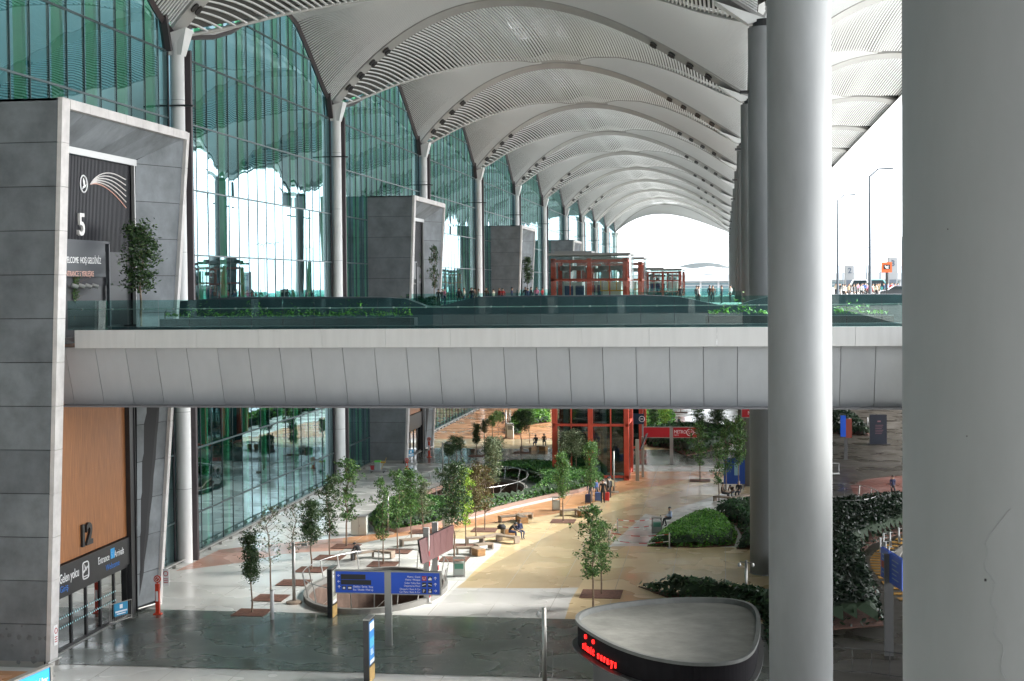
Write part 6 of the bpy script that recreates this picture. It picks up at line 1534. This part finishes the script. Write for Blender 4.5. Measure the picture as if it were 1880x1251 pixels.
street_lamp(1567, 458, 440, 'faint far double street lamp above the number 2 pillar', dbl=True)
street_lamp(1591, 452, 410, 'faint far double street lamp behind the tallest one', dbl=True)
street_lamp(1548, 466, 480, 'faintest far street lamp right of the first tall one', dbl=True)
oran = mat('orange_sign', (.70, .12, .03), .5)
def osign(px, py, Y, label):
    p = AY(px, py, Y); t = thing('kerb_sign', label, 'sign', (p.x, Y, 14.75), 0, 'orange drop-off signs'); s_ = 9.2/ppm(Y); q = MB(); q.box(p.x-s_, p.x+s_, Y, Y+.2, p.z-s_, p.z+s_); pn = q.build('panel', oran, t); q = MB(); q.box(p.x-.6*s_, p.x+.65*s_, Y-.03, Y, p.z-.4*s_, p.z+.5*s_); q.build('pictogram', black, pn)
    q = MB(); q.tube([(p.x-.35*s_, Y-.05, p.z+.3*s_), (p.x-.1*s_, Y-.05, p.z-.15*s_), (p.x+.35*s_, Y-.05, p.z-.15*s_)], .05, 5); q.tube([(p.x-.1*s_, Y-.05, p.z+.1*s_), (p.x+.4*s_, Y-.05, p.z+.25*s_)], .035, 5); q.build('symbol', lettr, pn); q = MB(); q.box(p.x-.1, p.x+.1, Y+.05, Y+.15, 14.75, p.z-s_); q.build('post', black, t)
osign(1628, 491, 150, 'orange drop-off sign with black pictogram between the columns'); osign(1666, 486, 142, 'orange drop-off sign cut off by the thick right column')
def pillar(px0, px1, pyt, Y, num, label):
    a, b = AY(px0, pyt, Y), AY(px1, pyt, Y); t = thing('gate_pillar', label, 'pillar', ((a.x+b.x)/2, Y, 14.75)); q = MB(); q.box(a.x, b.x, Y, Y+1.5, 14.75, a.z); q.build('body', mat('pillar_grey', (.25, .26, .27), .6), t)
    q = MB(); q.box(a.x+.15, b.x-.2, Y-.03, Y, 14.9, 16.9); q.build('dark_door', mat('door_slate', (.08, .1, .13), .4), t); o = text(num, (b.x-a.x)*.9, mat('num_dark', (.06, .08, .12), .5), t, ((a.x+b.x)/2, Y-.04, a.z-(b.x-a.x)*.95), (R_(90), 0, 0), 'number', .02, 'CENTER', .02)
pillar(1552, 1568, 487, 260, '2', 'pale gate pillar marked with number 2'); pillar(1631, 1648, 473, 215, '3', 'pale gate pillar marked with number 3')
for (x, c, Y, lab) in ((1576, (.55, .55, .57), 240, 'white van parked on the upper road beyond the crowd'), (1606, (.03, .2, .2), 230, 'teal van on the upper road beside the tallest lamp'), (1656, (.03, .035, .04), 158, 'dark car roof and windscreen at the thick column edge')):
    p = AY(x, 530, Y); t = thing('parked_car' if 'car' in lab else 'parked_van', lab, 'car' if 'car' in lab else 'van', (p.x, Y, 14.75)); hi = 1.5 if 'car' in lab else 2.2; q = MB()
    pr = [(-2.3, .35), (-2.3, .95), (-1.5, 1.05), (-.8, hi), (1.2, hi), (2.0, 1.1), (2.3, .95), (2.3, .35)]
    q.slab([(xx, -.9, zz) for xx, zz in pr], 0, (0, 1.8, 0)); o = q.build('body', mat('paint_%d' % x, c, .25, coat=.6), t, world=False); bmod(o, .12, 2)
    q = MB(); q.slab([(-1.2, -.92, 1.1), (-.75, -.92, hi-.12), (1.1, -.92, hi-.12), (1.7, -.92, 1.1)], 0, (0, 1.84, 0)); q.build('window', mat('car_glass', (.02, .03, .035), .1), t, world=False)
    for sx_ in (-1.45, 1.45):
        for sy in (-.85, .85): q = MB(); q.tube([(sx_, sy-.1, .33), (sx_, sy+.1, .33)], .33, 16); wh = q.build('wheel', black, t, world=False); q = MB(); q.tube([(sx_, sy-.12, .33), (sx_, sy+.12, .33)], .19, 12); q.build('rim', chrome, wh, world=False)
# far pier building and wooded hill
Yp = 760; a = AY(1090, 530, Yp); b = AY(1720, 530, Yp); z1 = AY(1250, 505, Yp).z; z2 = AY(1250, 489, Yp).z; z0_ = AY(1250, 531, Yp).z
pier = thing('distant_pier_building', 'long low pale airport pier with white roof on the horizon', 'building', ((a.x+b.x)/2, Yp, 0))
q = MB(); q.box(a.x, b.x, Yp, Yp+60, 0, z1-3.4); q.build('window_band', mat('far_glass', (.09, .14, .16), .3), pier)
q = MB(); q.box(a.x-2, b.x+2, Yp-3, Yp+60, z1-3.4, z1); q.build('white_band', mat('far_white', (.28, .29, .30), .6), pier)
q = MB(); xx = a.x
while xx < b.x: q.box(xx, xx+1, Yp-.5, Yp+1, 0, z1-3.4); xx += 9
for k in range(4): q.box(a.x, b.x, Yp-.4, Yp, z0_+k*1.6, z0_+k*1.6+.35)
q.build('mullions', MATS['far_white'], pier)
q = MB(); q.grid(60, 6, lambda u, v: (a.x+(b.x-a.x)*u, Yp+20+60*v, z1+(z2-z1)*math.sin(math.pi*.5*v)+.5*math.sin(u*60))); q.build('roof', mat('far_roof', (.16, .18, .20), .5), pier)
hl = MB(); Yh = 1900
pts = [(1150, 510), (1225, 500), (1240, 494), (1258, 488), (1275, 484), (1300, 482), (1320, 484), (1332, 488), (1360, 492), (1420, 494), (1500, 492), (1560, 488), (1640, 490), (1720, 492), (1800, 495)]
tp2 = [AY(x, y, Yh) for x, y in pts]
hl.grid(len(tp2)-1, 6, lambda u, v: (tp2[min(len(tp2)-1, round(u*(len(tp2)-1)))].x, Yh+200*v-100, (tp2[min(len(tp2)-1, round(u*(len(tp2)-1)))].z+5*math.sin(u*90+v*30))*math.sin(math.pi*(.08+.84*v))))
struct(hl.build('hill', mat('hill_green', (.012, .02, .022), .9, var=.3, vscale=.02)))
